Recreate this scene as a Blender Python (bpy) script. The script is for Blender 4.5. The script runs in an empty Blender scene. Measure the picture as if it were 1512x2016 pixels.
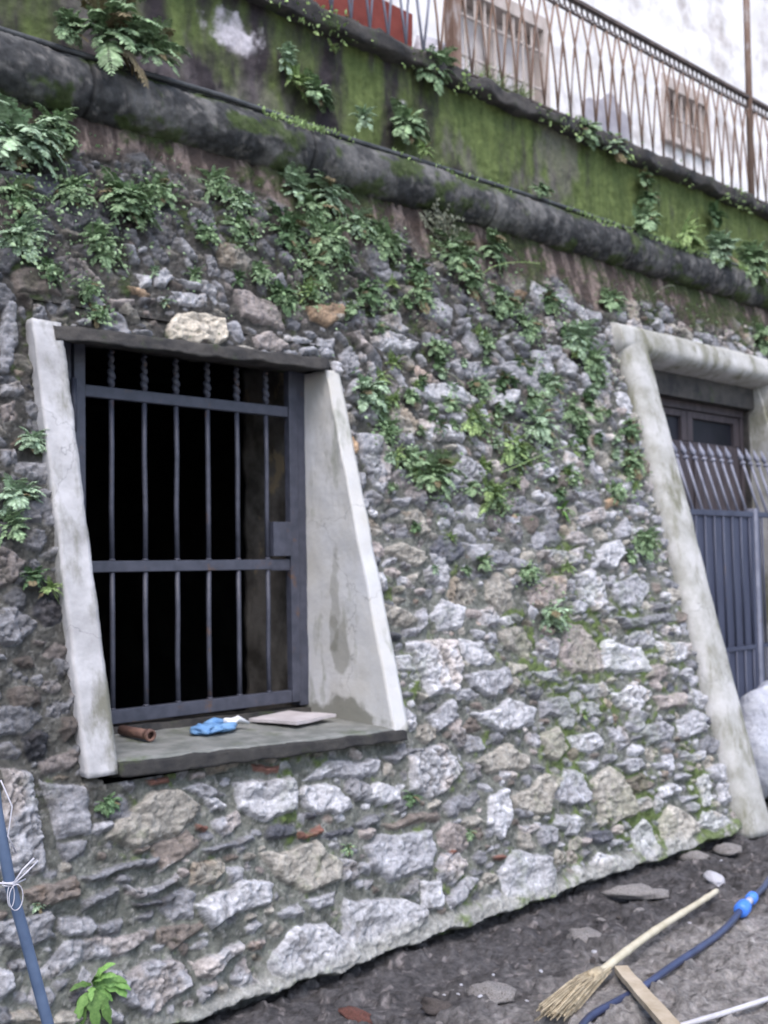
import bpy, bmesh, math, random, json
import numpy as np
from mathutils import Vector, Matrix, noise, Euler
S = bpy.context.scene
COL = S.collection
R_ = math.radians
# ------------------------------------------------------------------ camera
cam = bpy.data.cameras.new("camera"); co = bpy.data.objects.new("camera", cam); COL.objects.link(co); S.camera = co
yaw, pitch, roll = 0.75263703, 0.05173932, 0.01790926
f_ = Vector((math.sin(yaw)*math.cos(pitch), math.cos(yaw)*math.cos(pitch), math.sin(pitch)))
r0 = Vector((math.cos(yaw), -math.sin(yaw), 0)); d0 = f_.cross(r0)
r1 = math.cos(roll)*r0 + math.sin(roll)*d0; d1 = -math.sin(roll)*r0 + math.cos(roll)*d0
M = Matrix.Identity(4)
for i in range(3):
    M[i][0] = r1[i]; M[i][1] = -d1[i]; M[i][2] = -f_[i]
M[0][3], M[1][3], M[2][3] = 0.0, -3.21746, 1.5
co.matrix_world = M
cam.sensor_fit = 'VERTICAL'; cam.sensor_height = 36.0; cam.lens = 2150/2016*36.0
cam.clip_start = 0.05; cam.clip_end = 400
cam.dof.use_dof = True; cam.dof.focus_distance = 2.25; cam.dof.aperture_fstop = 4.6
# ------------------------------------------------------------------ world, sun, exposure
SUN_EL, SUN_AZ = R_(58), R_(215)      # azimuth clockwise from +Y
w = bpy.data.worlds.new("World"); S.world = w; w.use_nodes = True
nt = w.node_tree; bg = nt.nodes['Background']
sky = nt.nodes.new('ShaderNodeTexSky'); sky.sky_type = 'NISHITA'; sky.sun_disc = False
sky.sun_elevation = SUN_EL; sky.sun_rotation = SUN_AZ; sky.air_density = 1.0; sky.dust_density = 3.0
nt.links.new(sky.outputs[0], bg.inputs[0]); bg.inputs[1].default_value = 0.15
sl = bpy.data.lights.new("sun", 'SUN'); so = bpy.data.objects.new("sun", sl); COL.objects.link(so)
sl.energy = 0.75; sl.angle = R_(35); sl.color = (0.98, 0.96, 1.0)
sd = Vector((math.sin(SUN_AZ)*math.cos(SUN_EL), math.cos(SUN_AZ)*math.cos(SUN_EL), math.sin(SUN_EL)))
so.rotation_euler = sd.to_track_quat('Z', 'Y').to_euler(); so.location = (0, -5, 12)
S.view_settings.view_transform = 'Standard'; S.view_settings.look = 'None'; S.view_settings.gamma = 1
S.view_settings.use_curve_mapping = False; S.view_settings.exposure = 1.12

TB = math.tan(0.24626242); CB = math.cos(0.24626242); SB = math.sin(0.24626242)
# ------------------------------------------------------------------ helpers
def root(name, label, cat, loc=(0, 0, 0), rz=0, group=None):
    o = bpy.data.objects.new(name, None); COL.objects.link(o); o.empty_display_size = .1
    o.location = loc; o.rotation_euler = (0, 0, rz); o['label'] = label; o['category'] = cat
    if group: o['group'] = group
    return o
def tag(o, label=None, cat=None, group=None, kind=None):
    if label: o['label'] = label
    if cat: o['category'] = cat
    if group: o['group'] = group
    if kind: o['kind'] = kind
    return o
def link(name, me, mat=None, parent=None, smooth=True):
    o = bpy.data.objects.new(name, me); COL.objects.link(o)
    if mat is not None and not me.materials: me.materials.append(mat)
    if parent is not None: o.parent = parent
    if smooth: me.shade_smooth()
    return o
class MB:
    def __init__(s): s.v = []; s.f = []
    def add(s, vs, fs):
        n = len(s.v); s.v += [tuple(v) for v in vs]; s.f += [tuple(i+n for i in f) for f in fs]
    def box(s, a, b):
        (x0, y0, z0), (x1, y1, z1) = a, b
        s.add([(x0,y0,z0),(x1,y0,z0),(x1,y1,z0),(x0,y1,z0),(x0,y0,z1),(x1,y0,z1),(x1,y1,z1),(x0,y1,z1)],
              [(0,3,2,1),(4,5,6,7),(0,1,5,4),(1,2,6,5),(2,3,7,6),(3,0,4,7)])
    def tube(s, pts, rad, n=8, cap=True, sq=False):
        pts = [Vector(p) for p in pts]; m = len(pts)
        rads = rad if isinstance(rad, (list, tuple)) else [rad]*m
        t0 = (pts[1]-pts[0]).normalized(); up = Vector((0,0,1)) if abs(t0.z) < .9 else Vector((0,1,0))
        u = t0.cross(up).normalized(); vs = []
        for i, p in enumerate(pts):
            t = (pts[min(i+1,m-1)]-pts[max(i-1,0)]).normalized()
            u = (u - t*u.dot(t)).normalized(); v = t.cross(u)
            for k in range(n):
                a = 2*math.pi*(k+(.5 if n == 4 else 0))/n
                vs.append(p + (u*math.cos(a)+v*math.sin(a))*rads[i])
        fs = [(i*n+k, i*n+(k+1)%n, (i+1)*n+(k+1)%n, (i+1)*n+k) for i in range(m-1) for k in range(n)]
        if cap: fs += [tuple(range(n-1,-1,-1)), tuple((m-1)*n+k for k in range(n))]
        s.add(vs, fs)
    def hexa(s, c, nx, ny, nz, amp=0, sc=8.0, seed=0, rough=.5):
        # c: 8 corners (x0y0z0, x1y0z0, x0y1z0, x1y1z0, x0y0z1 ...), trilinear shell, noise displaced
        c = [Vector(p) for p in c]; idx = {}; vs = []; ctr = sum(c, Vector())/8
        def P(i, j, k):
            key = (i, j, k)
            if key in idx: return idx[key]
            a, b, g = i/nx, j/ny, k/nz
            p = Vector()
            for q in range(8):
                p += c[q]*((a if q & 1 else 1-a)*(b if q & 2 else 1-b)*(g if q & 4 else 1-g))
            if amp:
                o = Vector((seed*3.1, seed*1.7, 0))
                dlt = noise.noise_vector((p+o)*sc)*amp + noise.noise_vector((p+o)*sc*4.3)*amp*rough
                p = p + dlt
            idx[key] = len(vs); vs.append(p); return idx[key]
        fs = []
        for i in range(nx):
            for j in range(ny):
                fs.append((P(i,j,0), P(i,j+1,0), P(i+1,j+1,0), P(i+1,j,0)))
                fs.append((P(i,j,nz), P(i+1,j,nz), P(i+1,j+1,nz), P(i,j+1,nz)))
        for i in range(nx):
            for k in range(nz):
                fs.append((P(i,0,k), P(i+1,0,k), P(i+1,0,k+1), P(i,0,k+1)))
                fs.append((P(i,ny,k), P(i,ny,k+1), P(i+1,ny,k+1), P(i+1,ny,k)))
        for j in range(ny):
            for k in range(nz):
                fs.append((P(0,j,k), P(0,j,k+1), P(0,j+1,k+1), P(0,j+1,k)))
                fs.append((P(nx,j,k), P(nx,j+1,k), P(nx,j+1,k+1), P(nx,j,k+1)))
        s.add(vs, fs)
    def mesh(s, name):
        me = bpy.data.meshes.new(name); me.from_pydata(s.v, [], s.f); me.update(); return me
    def build(s, name, mat, parent=None, smooth=False, loc=None):
        o = link(name, s.mesh(name), mat, parent, smooth)
        if loc is not None: o.location = loc
        return o
def N(t, k, **kw):
    n = t.nodes.new(k)
    for a, b in kw.items(): setattr(n, a, b)
    return n
def mat(name, c1, c2=None, crack=0, sc=6.0, rough=.85, bump=.3, bsc=60.0, c3=None, c3lo=.58, c3hi=.68, c3sc=2.0, stretch=(1,1,1),
        attr=False, metal=0.0, island=0.0, spec=.3, bdist=.01, vary=.35, det=8, c3st=None):
    m = bpy.data.materials.new(name); m.use_nodes = True; t = m.node_tree; b = t.nodes['Principled BSDF']
    tc = N(t, 'ShaderNodeTexCoord'); mp = N(t, 'ShaderNodeMapping'); mp.inputs['Scale'].default_value = stretch
    t.links.new(tc.outputs['Object'], mp.inputs['Vector'])
    n1 = N(t, 'ShaderNodeTexNoise'); n1.inputs['Scale'].default_value = sc; n1.inputs['Detail'].default_value = det
    n1.inputs['Roughness'].default_value = .62
    t.links.new(mp.outputs[0], n1.inputs['Vector'])
    rp = N(t, 'ShaderNodeValToRGB'); rp.color_ramp.elements[0].position = .36; rp.color_ramp.elements[1].position = .64
    c2 = c2 or c1
    rp.color_ramp.elements[0].color = (*c1, 1); rp.color_ramp.elements[1].color = (*c2, 1)
    t.links.new(n1.outputs['Fac'], rp.inputs[0]); out = rp.outputs[0]
    if attr:
        at = N(t, 'ShaderNodeAttribute', attribute_name='Col')
        n2 = N(t, 'ShaderNodeTexNoise'); n2.inputs['Scale'].default_value = sc; n2.inputs['Detail'].default_value = 10
        n2.inputs['Roughness'].default_value = .7
        t.links.new(tc.outputs['Object'], n2.inputs['Vector'])
        mr = N(t, 'ShaderNodeMapRange'); mr.inputs[1].default_value = .3; mr.inputs[2].default_value = .7
        mr.inputs[3].default_value = 1-vary; mr.inputs[4].default_value = 1+vary
        t.links.new(n2.outputs['Fac'], mr.inputs[0])
        mx = N(t, 'ShaderNodeVectorMath', operation='SCALE'); t.links.new(at.outputs['Color'], mx.inputs[0])
        t.links.new(mr.outputs[0], mx.inputs['Scale']); out = mx.outputs[0]
    if c3:
        mp3 = N(t, 'ShaderNodeMapping'); mp3.inputs['Scale'].default_value = c3st or stretch
        t.links.new(tc.outputs['Object'], mp3.inputs['Vector'])
        n3 = N(t, 'ShaderNodeTexNoise'); n3.inputs['Scale'].default_value = c3sc; n3.inputs['Detail'].default_value = 9
        n3.inputs['Roughness'].default_value = .65
        t.links.new(mp3.outputs[0], n3.inputs['Vector'])
        r3 = N(t, 'ShaderNodeMapRange'); r3.inputs[1].default_value = c3lo; r3.inputs[2].default_value = c3hi
        t.links.new(n3.outputs['Fac'], r3.inputs[0])
        mix = N(t, 'ShaderNodeMix', data_type='RGBA'); t.links.new(r3.outputs[0], mix.inputs[0])
        t.links.new(out, mix.inputs[6]); mix.inputs[7].default_value = (*c3, 1); out = mix.outputs[2]
    if crack:
        vo = N(t, 'ShaderNodeTexVoronoi', feature='DISTANCE_TO_EDGE'); vo.inputs['Scale'].default_value = crack
        nz = N(t, 'ShaderNodeTexNoise'); nz.inputs['Scale'].default_value = 9; nz.inputs['Detail'].default_value = 6
        t.links.new(tc.outputs['Object'], nz.inputs['Vector'])
        av = N(t, 'ShaderNodeVectorMath', operation='MULTIPLY_ADD'); t.links.new(nz.outputs['Color'], av.inputs[0]); av.inputs[1].default_value = (.22,.22,.22); t.links.new(tc.outputs['Object'], av.inputs[2])
        t.links.new(av.outputs[0], vo.inputs['Vector'])
        mr = N(t, 'ShaderNodeMapRange'); mr.inputs[1].default_value = 0; mr.inputs[2].default_value = .007*crack/2; mr.inputs[3].default_value = .66; mr.inputs[4].default_value = 1
        t.links.new(vo.outputs['Distance'], mr.inputs[0])
        mx = N(t, 'ShaderNodeVectorMath', operation='SCALE'); t.links.new(out, mx.inputs[0]); t.links.new(mr.outputs[0], mx.inputs['Scale']); out = mx.outputs[0]
    if island:
        g = N(t, 'ShaderNodeNewGeometry'); mr = N(t, 'ShaderNodeMapRange'); mr.inputs[3].default_value = 1-island; mr.inputs[4].default_value = 1+island
        t.links.new(g.outputs['Random Per Island'], mr.inputs[0])
        mx = N(t, 'ShaderNodeVectorMath', operation='SCALE'); t.links.new(out, mx.inputs[0]); t.links.new(mr.outputs[0], mx.inputs['Scale']); out = mx.outputs[0]
    t.links.new(out, b.inputs['Base Color'])
    b.inputs['Roughness'].default_value = rough; b.inputs['Metallic'].default_value = metal
    b.inputs['Specular IOR Level'].default_value = spec
    if bump:
        nb = N(t, 'ShaderNodeTexNoise'); nb.inputs['Scale'].default_value = bsc; nb.inputs['Detail'].default_value = 8
        nb.inputs['Roughness'].default_value = .65
        t.links.new(tc.outputs['Object'], nb.inputs['Vector'])
        bp = N(t, 'ShaderNodeBump'); bp.inputs['Strength'].default_value = bump; bp.inputs['Distance'].default_value = bdist
        t.links.new(nb.outputs['Fac'], bp.inputs['Height']); t.links.new(bp.outputs[0], b.inputs['Normal'])
    return m
# numpy value noise / fbm
def vnoise(x, y, seed):
    rs = np.random.RandomState(seed); L = rs.rand(256, 256).astype(np.float32)
    xi = np.floor(x).astype(np.int64); yi = np.floor(y).astype(np.int64); fx = x-xi; fy = y-yi
    fx = fx*fx*(3-2*fx); fy = fy*fy*(3-2*fy); a = xi % 256; b = yi % 256; a1 = (a+1) % 256; b1 = (b+1) % 256
    return (L[a,b]*(1-fx)+L[a1,b]*fx)*(1-fy)+(L[a,b1]*(1-fx)+L[a1,b1]*fx)*fy
def fbm(x, y, sc, seed, octs=5, g=.55):
    o = np.zeros_like(x); amp = 1; tot = 0
    for k in range(octs):
        o += amp*vnoise(x*sc+17.3*k, y*sc+9.1*k, seed+k); tot += amp; amp *= g; sc *= 2.03
    return o/tot          # 0..1 about .5
def sst(a, b, x):
    t = np.clip((x-a)/(b-a), 0, 1); return t*t*(3-2*t)
def grid_mesh(name, X, Y, Z, Cc, keep=None):
    nr, nc = X.shape
    me = bpy.data.meshes.new(name)
    co_ = np.stack([X, Y, Z], -1).reshape(-1, 3).astype(np.float32)
    idx = np.arange(nr*nc).reshape(nr, nc)
    q = np.stack([idx[:-1,:-1], idx[:-1,1:], idx[1:,1:], idx[1:,:-1]], -1)
    if keep is not None: q = q[keep[:-1,:-1] & keep[:-1,1:] & keep[1:,1:] & keep[1:,:-1]]
    q = q.reshape(-1, 4)
    used = np.zeros(nr*nc, bool); used[q.ravel()] = True
    remap = np.cumsum(used)-1; q = remap[q]; co_ = co_[used]
    me.vertices.add(len(co_)); me.vertices.foreach_set('co', co_.ravel())
    me.loops.add(q.size); me.loops.foreach_set('vertex_index', q.ravel().astype(np.int32))
    me.polygons.add(len(q)); me.polygons.foreach_set('loop_start', np.arange(0, q.size, 4, dtype=np.int32))
    me.update(calc_edges=True)
    if Cc is not None:
        a = me.color_attributes.new('Col', 'FLOAT_COLOR', 'POINT')
        c4 = np.concatenate([Cc.reshape(-1,3)[used], np.ones((len(co_),1))], 1).astype(np.float32)
        a.data.foreach_set('color', c4.ravel())
    me.validate(); return me
# ------------------------------------------------------------------ materials
M_stone = mat('rubble_stone', (1,1,1), attr=True, sc=45, vary=.42, bump=.75, bsc=70, bdist=.012, rough=.86, spec=.35)
M_parapet = mat('mossy_render', (1,1,1), attr=True, sc=30, vary=.3, bump=.5, bsc=55, rough=.92, spec=.2)
M_soil = mat('soil', (1,1,1), attr=True, sc=35, vary=.6, bump=.9, bsc=40, bdist=.02, rough=.95, spec=.12)
M_mould = mat('weathered_moulding', (.022,.024,.026), (.085,.085,.085), sc=4, c3=(.21,.20,.19), c3lo=.53, c3hi=.68, c3sc=3.0, c3st=(2.2,1,1), bump=.8, bsc=38, bdist=.015, rough=.85)
M_cement = mat('cement_surround', (.33,.33,.34), (.52,.52,.54), sc=6, c3=(.17,.17,.14), c3lo=.50, c3hi=.64, c3sc=5.5, c3st=(1,1,.4), crack=1.3, bump=.35, bsc=50, rough=.8)
M_cream = mat('cream_plaster', (.52,.51,.48), (.57,.58,.60), sc=3, c3=(.30,.31,.27), c3lo=.56, c3hi=.68, c3sc=7.0, c3st=(1,1,.35), crack=1.3, bump=.25, bsc=40, rough=.8)
def stain(m, col, blobs, nsc=6.0, namp=.25):
    t = m.node_tree; b = t.nodes['Principled BSDF']; src = b.inputs['Base Color'].links[0].from_socket
    tc = N(t, 'ShaderNodeTexCoord'); nz = N(t, 'ShaderNodeTexNoise'); nz.inputs['Scale'].default_value = nsc; nz.inputs['Detail'].default_value = 6
    t.links.new(tc.outputs['Object'], nz.inputs['Vector'])
    for (c, r, k) in blobs:
        mp = N(t, 'ShaderNodeMapping'); mp.inputs['Location'].default_value = tuple(-a/q for a, q in zip(c, r)); mp.inputs['Scale'].default_value = tuple(1/q for q in r)
        t.links.new(tc.outputs['Object'], mp.inputs['Vector'])
        ln = N(t, 'ShaderNodeVectorMath', operation='LENGTH'); t.links.new(mp.outputs[0], ln.inputs[0])
        ad = N(t, 'ShaderNodeMath', operation='MULTIPLY_ADD'); t.links.new(nz.outputs['Fac'], ad.inputs[0]); ad.inputs[1].default_value = 3.2; t.links.new(ln.outputs['Value'], ad.inputs[2])
        mr = N(t, 'ShaderNodeMapRange'); mr.inputs[1].default_value = 2.75; mr.inputs[2].default_value = 2.45; mr.inputs[4].default_value = k
        t.links.new(ad.outputs[0], mr.inputs[0])
        mx = N(t, 'ShaderNodeMix', data_type='RGBA'); t.links.new(mr.outputs[0], mx.inputs[0]); t.links.new(src, mx.inputs[6]); mx.inputs[7].default_value = (*col,1); src = mx.outputs[2]
    t.links.new(src, b.inputs['Base Color'])
stain(M_cream, (.20,.20,.17), [((3.2,.50,.80),(.3,.45,.10),.85), ((3.2,.54,1.42),(.3,.035,.20),.4), ((3.2,.50,1.13),(.3,.05,.12),.6), ((3.2,.55,1.22),(.3,.03,.06),.5)])
M_doorcem = mat('doorway_cement', (.30,.30,.27), (.52,.52,.52), sc=5.5, c3=(.19,.19,.14), c3lo=.50, c3hi=.64, c3sc=5.5, c3st=(1,1,.4), crack=1.1, bump=.4, bsc=45, rough=.85)
M_darkstone = mat('dark_slate', (.03,.03,.032), (.075,.07,.065), sc=9, c3=(.05,.07,.03), c3sc=5, bump=.6, bsc=50, rough=.8)
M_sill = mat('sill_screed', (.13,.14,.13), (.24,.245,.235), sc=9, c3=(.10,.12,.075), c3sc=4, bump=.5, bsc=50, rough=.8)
M_silledge = mat('dark_sill_edge', (.022,.022,.024), (.05,.048,.045), sc=9, c3=(.04,.05,.025), c3sc=5, bump=.6, bsc=50, rough=.8)  # sill slab coloured darker than the layer on top
M_iron = mat('painted_iron', (.04,.045,.065), (.065,.07,.098), sc=20, c3=(.11,.065,.045), c3lo=.60, c3hi=.70, c3sc=14, bump=.15, bsc=120, rough=.5, spec=.5)
M_gate = mat('blue_grey_gate', (.038,.045,.080), (.06,.07,.115), sc=9, c3=(.12,.08,.06), c3lo=.64, c3hi=.72, c3sc=9, bump=.15, bsc=100, rough=.5, spec=.5, stretch=(1,1,.2))
M_room = mat('dark_interior', (.03,.03,.035), (.06,.06,.065), sc=3, bump=0, rough=.95, spec=.05)  # walls coloured near-black to stand in for the unlit room
M_inrev = mat('stained_inner_plaster', (.05,.045,.04), (.16,.15,.14), sc=6, c3=(.26,.21,.14), c3lo=.58, c3hi=.64, c3sc=3.5, bump=.4)
M_wood = mat('old_door_wood', (.050,.043,.050), (.085,.072,.080), sc=8, stretch=(3,3,.5), bump=.3, rough=.7)
M_glass = mat('dusty_glass', (.01,.012,.018), (.02,.02,.03), sc=3, bump=0, rough=.5, spec=.2)
M_facade = mat('flaking_whitewash', (.76,.75,.76), (.86,.86,.87), sc=1.6, c3=(.44,.41,.40), c3lo=.50, c3hi=.66, c3sc=1.7, bump=.3, bsc=18, rough=.9)
M_facstain = mat('grey_render_patch', (.28,.27,.31), (.42,.41,.45), sc=4, bump=.3, bsc=18, rough=.9)
M_shutter = mat('overlit_brown_frame', (.42,.37,.34), (.56,.50,.47), sc=9, bump=.2, rough=.8)  # brown lightened in the colour itself to look overexposed
M_winback = mat('overlit_window', (.60,.57,.57), (.74,.72,.73), sc=4, bump=0, rough=.4)  # pane paled in its colour to look overexposed
M_rust = mat('rusty_iron', (.16,.10,.075), (.28,.20,.16), sc=9, c3=(.34,.30,.29), c3lo=.56, c3hi=.64, c3sc=6, bump=.3, bsc=90, rough=.75, stretch=(1,1,.4))
M_lilac = mat('pale_painted_iron', (.17,.18,.235), (.28,.29,.36), sc=9, c3=(.2,.14,.11), c3lo=.62, c3hi=.7, c3sc=8, bump=.1, rough=.55)
M_ironband = mat('dark_scroll_iron', (.07,.06,.06), (.14,.11,.10), sc=14, bump=.2, rough=.75)
M_cable = mat('black_cable', (.05,.055,.06), (.09,.095,.10), sc=20, bump=.1, rough=.55)
M_bluecable = mat('slate_blue_hose', (.075,.115,.20), (.11,.16,.26), sc=9, bump=.1, rough=.4, spec=.5)
M_hose = mat('dark_blue_hose', (.03,.04,.09), (.05,.065,.14), sc=9, bump=.1, rough=.35, spec=.6)
M_blue = mat('bright_blue_plastic', (.05,.19,.75), (.08,.26,.85), sc=9, bump=.05, rough=.4, spec=.5)
M_glove = mat('blue_rubber', (.11,.24,.46), (.17,.32,.54), sc=12, bump=.3, bsc=60, rough=.6)
M_white = mat('white_fabric', (.6,.62,.66), (.75,.76,.8), sc=12, bump=.3, rough=.8)
M_sack = mat('woven_plastic_sack', (.46,.49,.58), (.64,.67,.75), sc=7, bump=1, bsc=18, bdist=.03, rough=.7, stretch=(1,1,3))
M_clear = mat('pale_twine', (.42,.42,.48), (.6,.6,.66), sc=12, bump=0, rough=.4)
M_pipe = mat('grey_plastic_pipe', (.42,.42,.46), (.55,.55,.6), sc=12, bump=.1, rough=.4)
M_rustpipe = mat('rust_tube', (.10,.06,.055), (.22,.13,.10), sc=16, bump=.4, rough=.75)
M_bamboo = mat('pale_cane', (.46,.42,.31), (.60,.56,.45), sc=12, bump=.2, rough=.55, stretch=(1,1,.3))
M_slat = mat('pale_wood_slat', (.36,.30,.22), (.50,.43,.34), sc=12, bump=.3, rough=.75)
M_straw = mat('broom_straw', (.30,.25,.17), (.50,.43,.31), sc=30, bump=0, rough=.8, island=.35)
M_tile = mat('pale_tile', (.42,.39,.40), (.55,.52,.54), sc=9, bump=.15, rough=.55)
M_planter = mat('red_planter', (.20,.045,.035), (.28,.07,.055), sc=7, bump=.2, rough=.7)
M_rub = mat('loose_rubble', (.22,.21,.21), (.40,.38,.37), sc=14, c3=(.10,.08,.07), c3lo=.55, c3hi=.66, c3sc=9, bump=.8, bsc=60)
M_rubd = mat('dark_rubble', (.07,.06,.06), (.16,.14,.13), sc=14, bump=.8, bsc=60)
M_brick = mat('broken_brick', (.16,.06,.05), (.24,.11,.09), sc=14, c3=(.08,.06,.05), c3lo=.5, c3hi=.62, c3sc=9, bump=.8, bsc=60)
M_chip = mat('plaster_scrap', (.40,.40,.44), (.60,.60,.66), sc=14, bump=.5, bsc=60)
def leafmat(n, a, b): return mat(n, a, b, sc=14, bump=0, rough=.62, island=.5, spec=.22)
LM = {'fern': leafmat('fern_green', (.14,.23,.11), (.30,.41,.25)), 'pale': leafmat('fern_pale', (.20,.31,.18), (.38,.49,.36)),
      'dark': leafmat('fern_dark', (.07,.13,.055), (.15,.24,.13)), 'yellow': leafmat('fern_lime', (.18,.28,.09), (.33,.44,.20)),
      'dry': leafmat('dry_grey_leaf', (.12,.15,.10), (.28,.28,.22)), 'weed': leafmat('broad_leaf', (.09,.19,.05), (.17,.30,.09)),
      'grass': leafmat('grass_green', (.10,.17,.06), (.28,.33,.16))}

# ------------------------------------------------------------------ ground
xs = np.concatenate([np.linspace(-45,-1.5,14), np.arange(-1.3,1.4,.05), np.arange(1.4,5.5,.008), np.arange(5.5,9.5,.03), np.linspace(9.8,45,14)])
ys = np.concatenate([np.linspace(-45,-3.4,14), np.arange(-3.2,-1.9,.04), np.arange(-1.9,.30,.008), np.arange(.32,2.6,.08), np.linspace(2.8,45,10)])
GX, GY = np.meshgrid(xs, ys)
near = sst(-2.6,-1.6,GY)*sst(.2,1.2,GX)
gz = (fbm(GX,GY,2.2,11,4)-.5)*.05 + (fbm(GX,GY,9,21,4)-.5)*.06 + (fbm(GX,GY,34,31,4)-.5)*.02
trench = sst(-.55,-.12,GY)
gz = gz*(.35+.65*near) - .045*trench - .02*sst(-.9,-.3,GY)
gz = np.where(GY > .3, -.12, gz)
blob = fbm(GX,GY,14,41,3)
gz += .02*sst(.56,.66,blob)*near
wet = sst(-1.0,-.45,GY + (fbm(GX,GY,3,51,3)-.5)*.7)
c_dry = np.array([.215,.205,.20]); c_wet = np.array([.080,.077,.080])
gc = c_dry*(1-wet[...,None]) + c_wet*wet[...,None]
gc = gc*(.35+1.3*fbm(GX,GY,16,61,5,.65))[...,None]
speck = sst(.68,.75,fbm(GX,GY,26,71,3))
gc = gc*(1-speck[...,None]*.6) + np.array([.24,.22,.22])*speck[...,None]*.6
ground = link('ground', grid_mesh('ground', GX, GY, gz, gc), M_soil); tag(ground, kind='structure')

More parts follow.
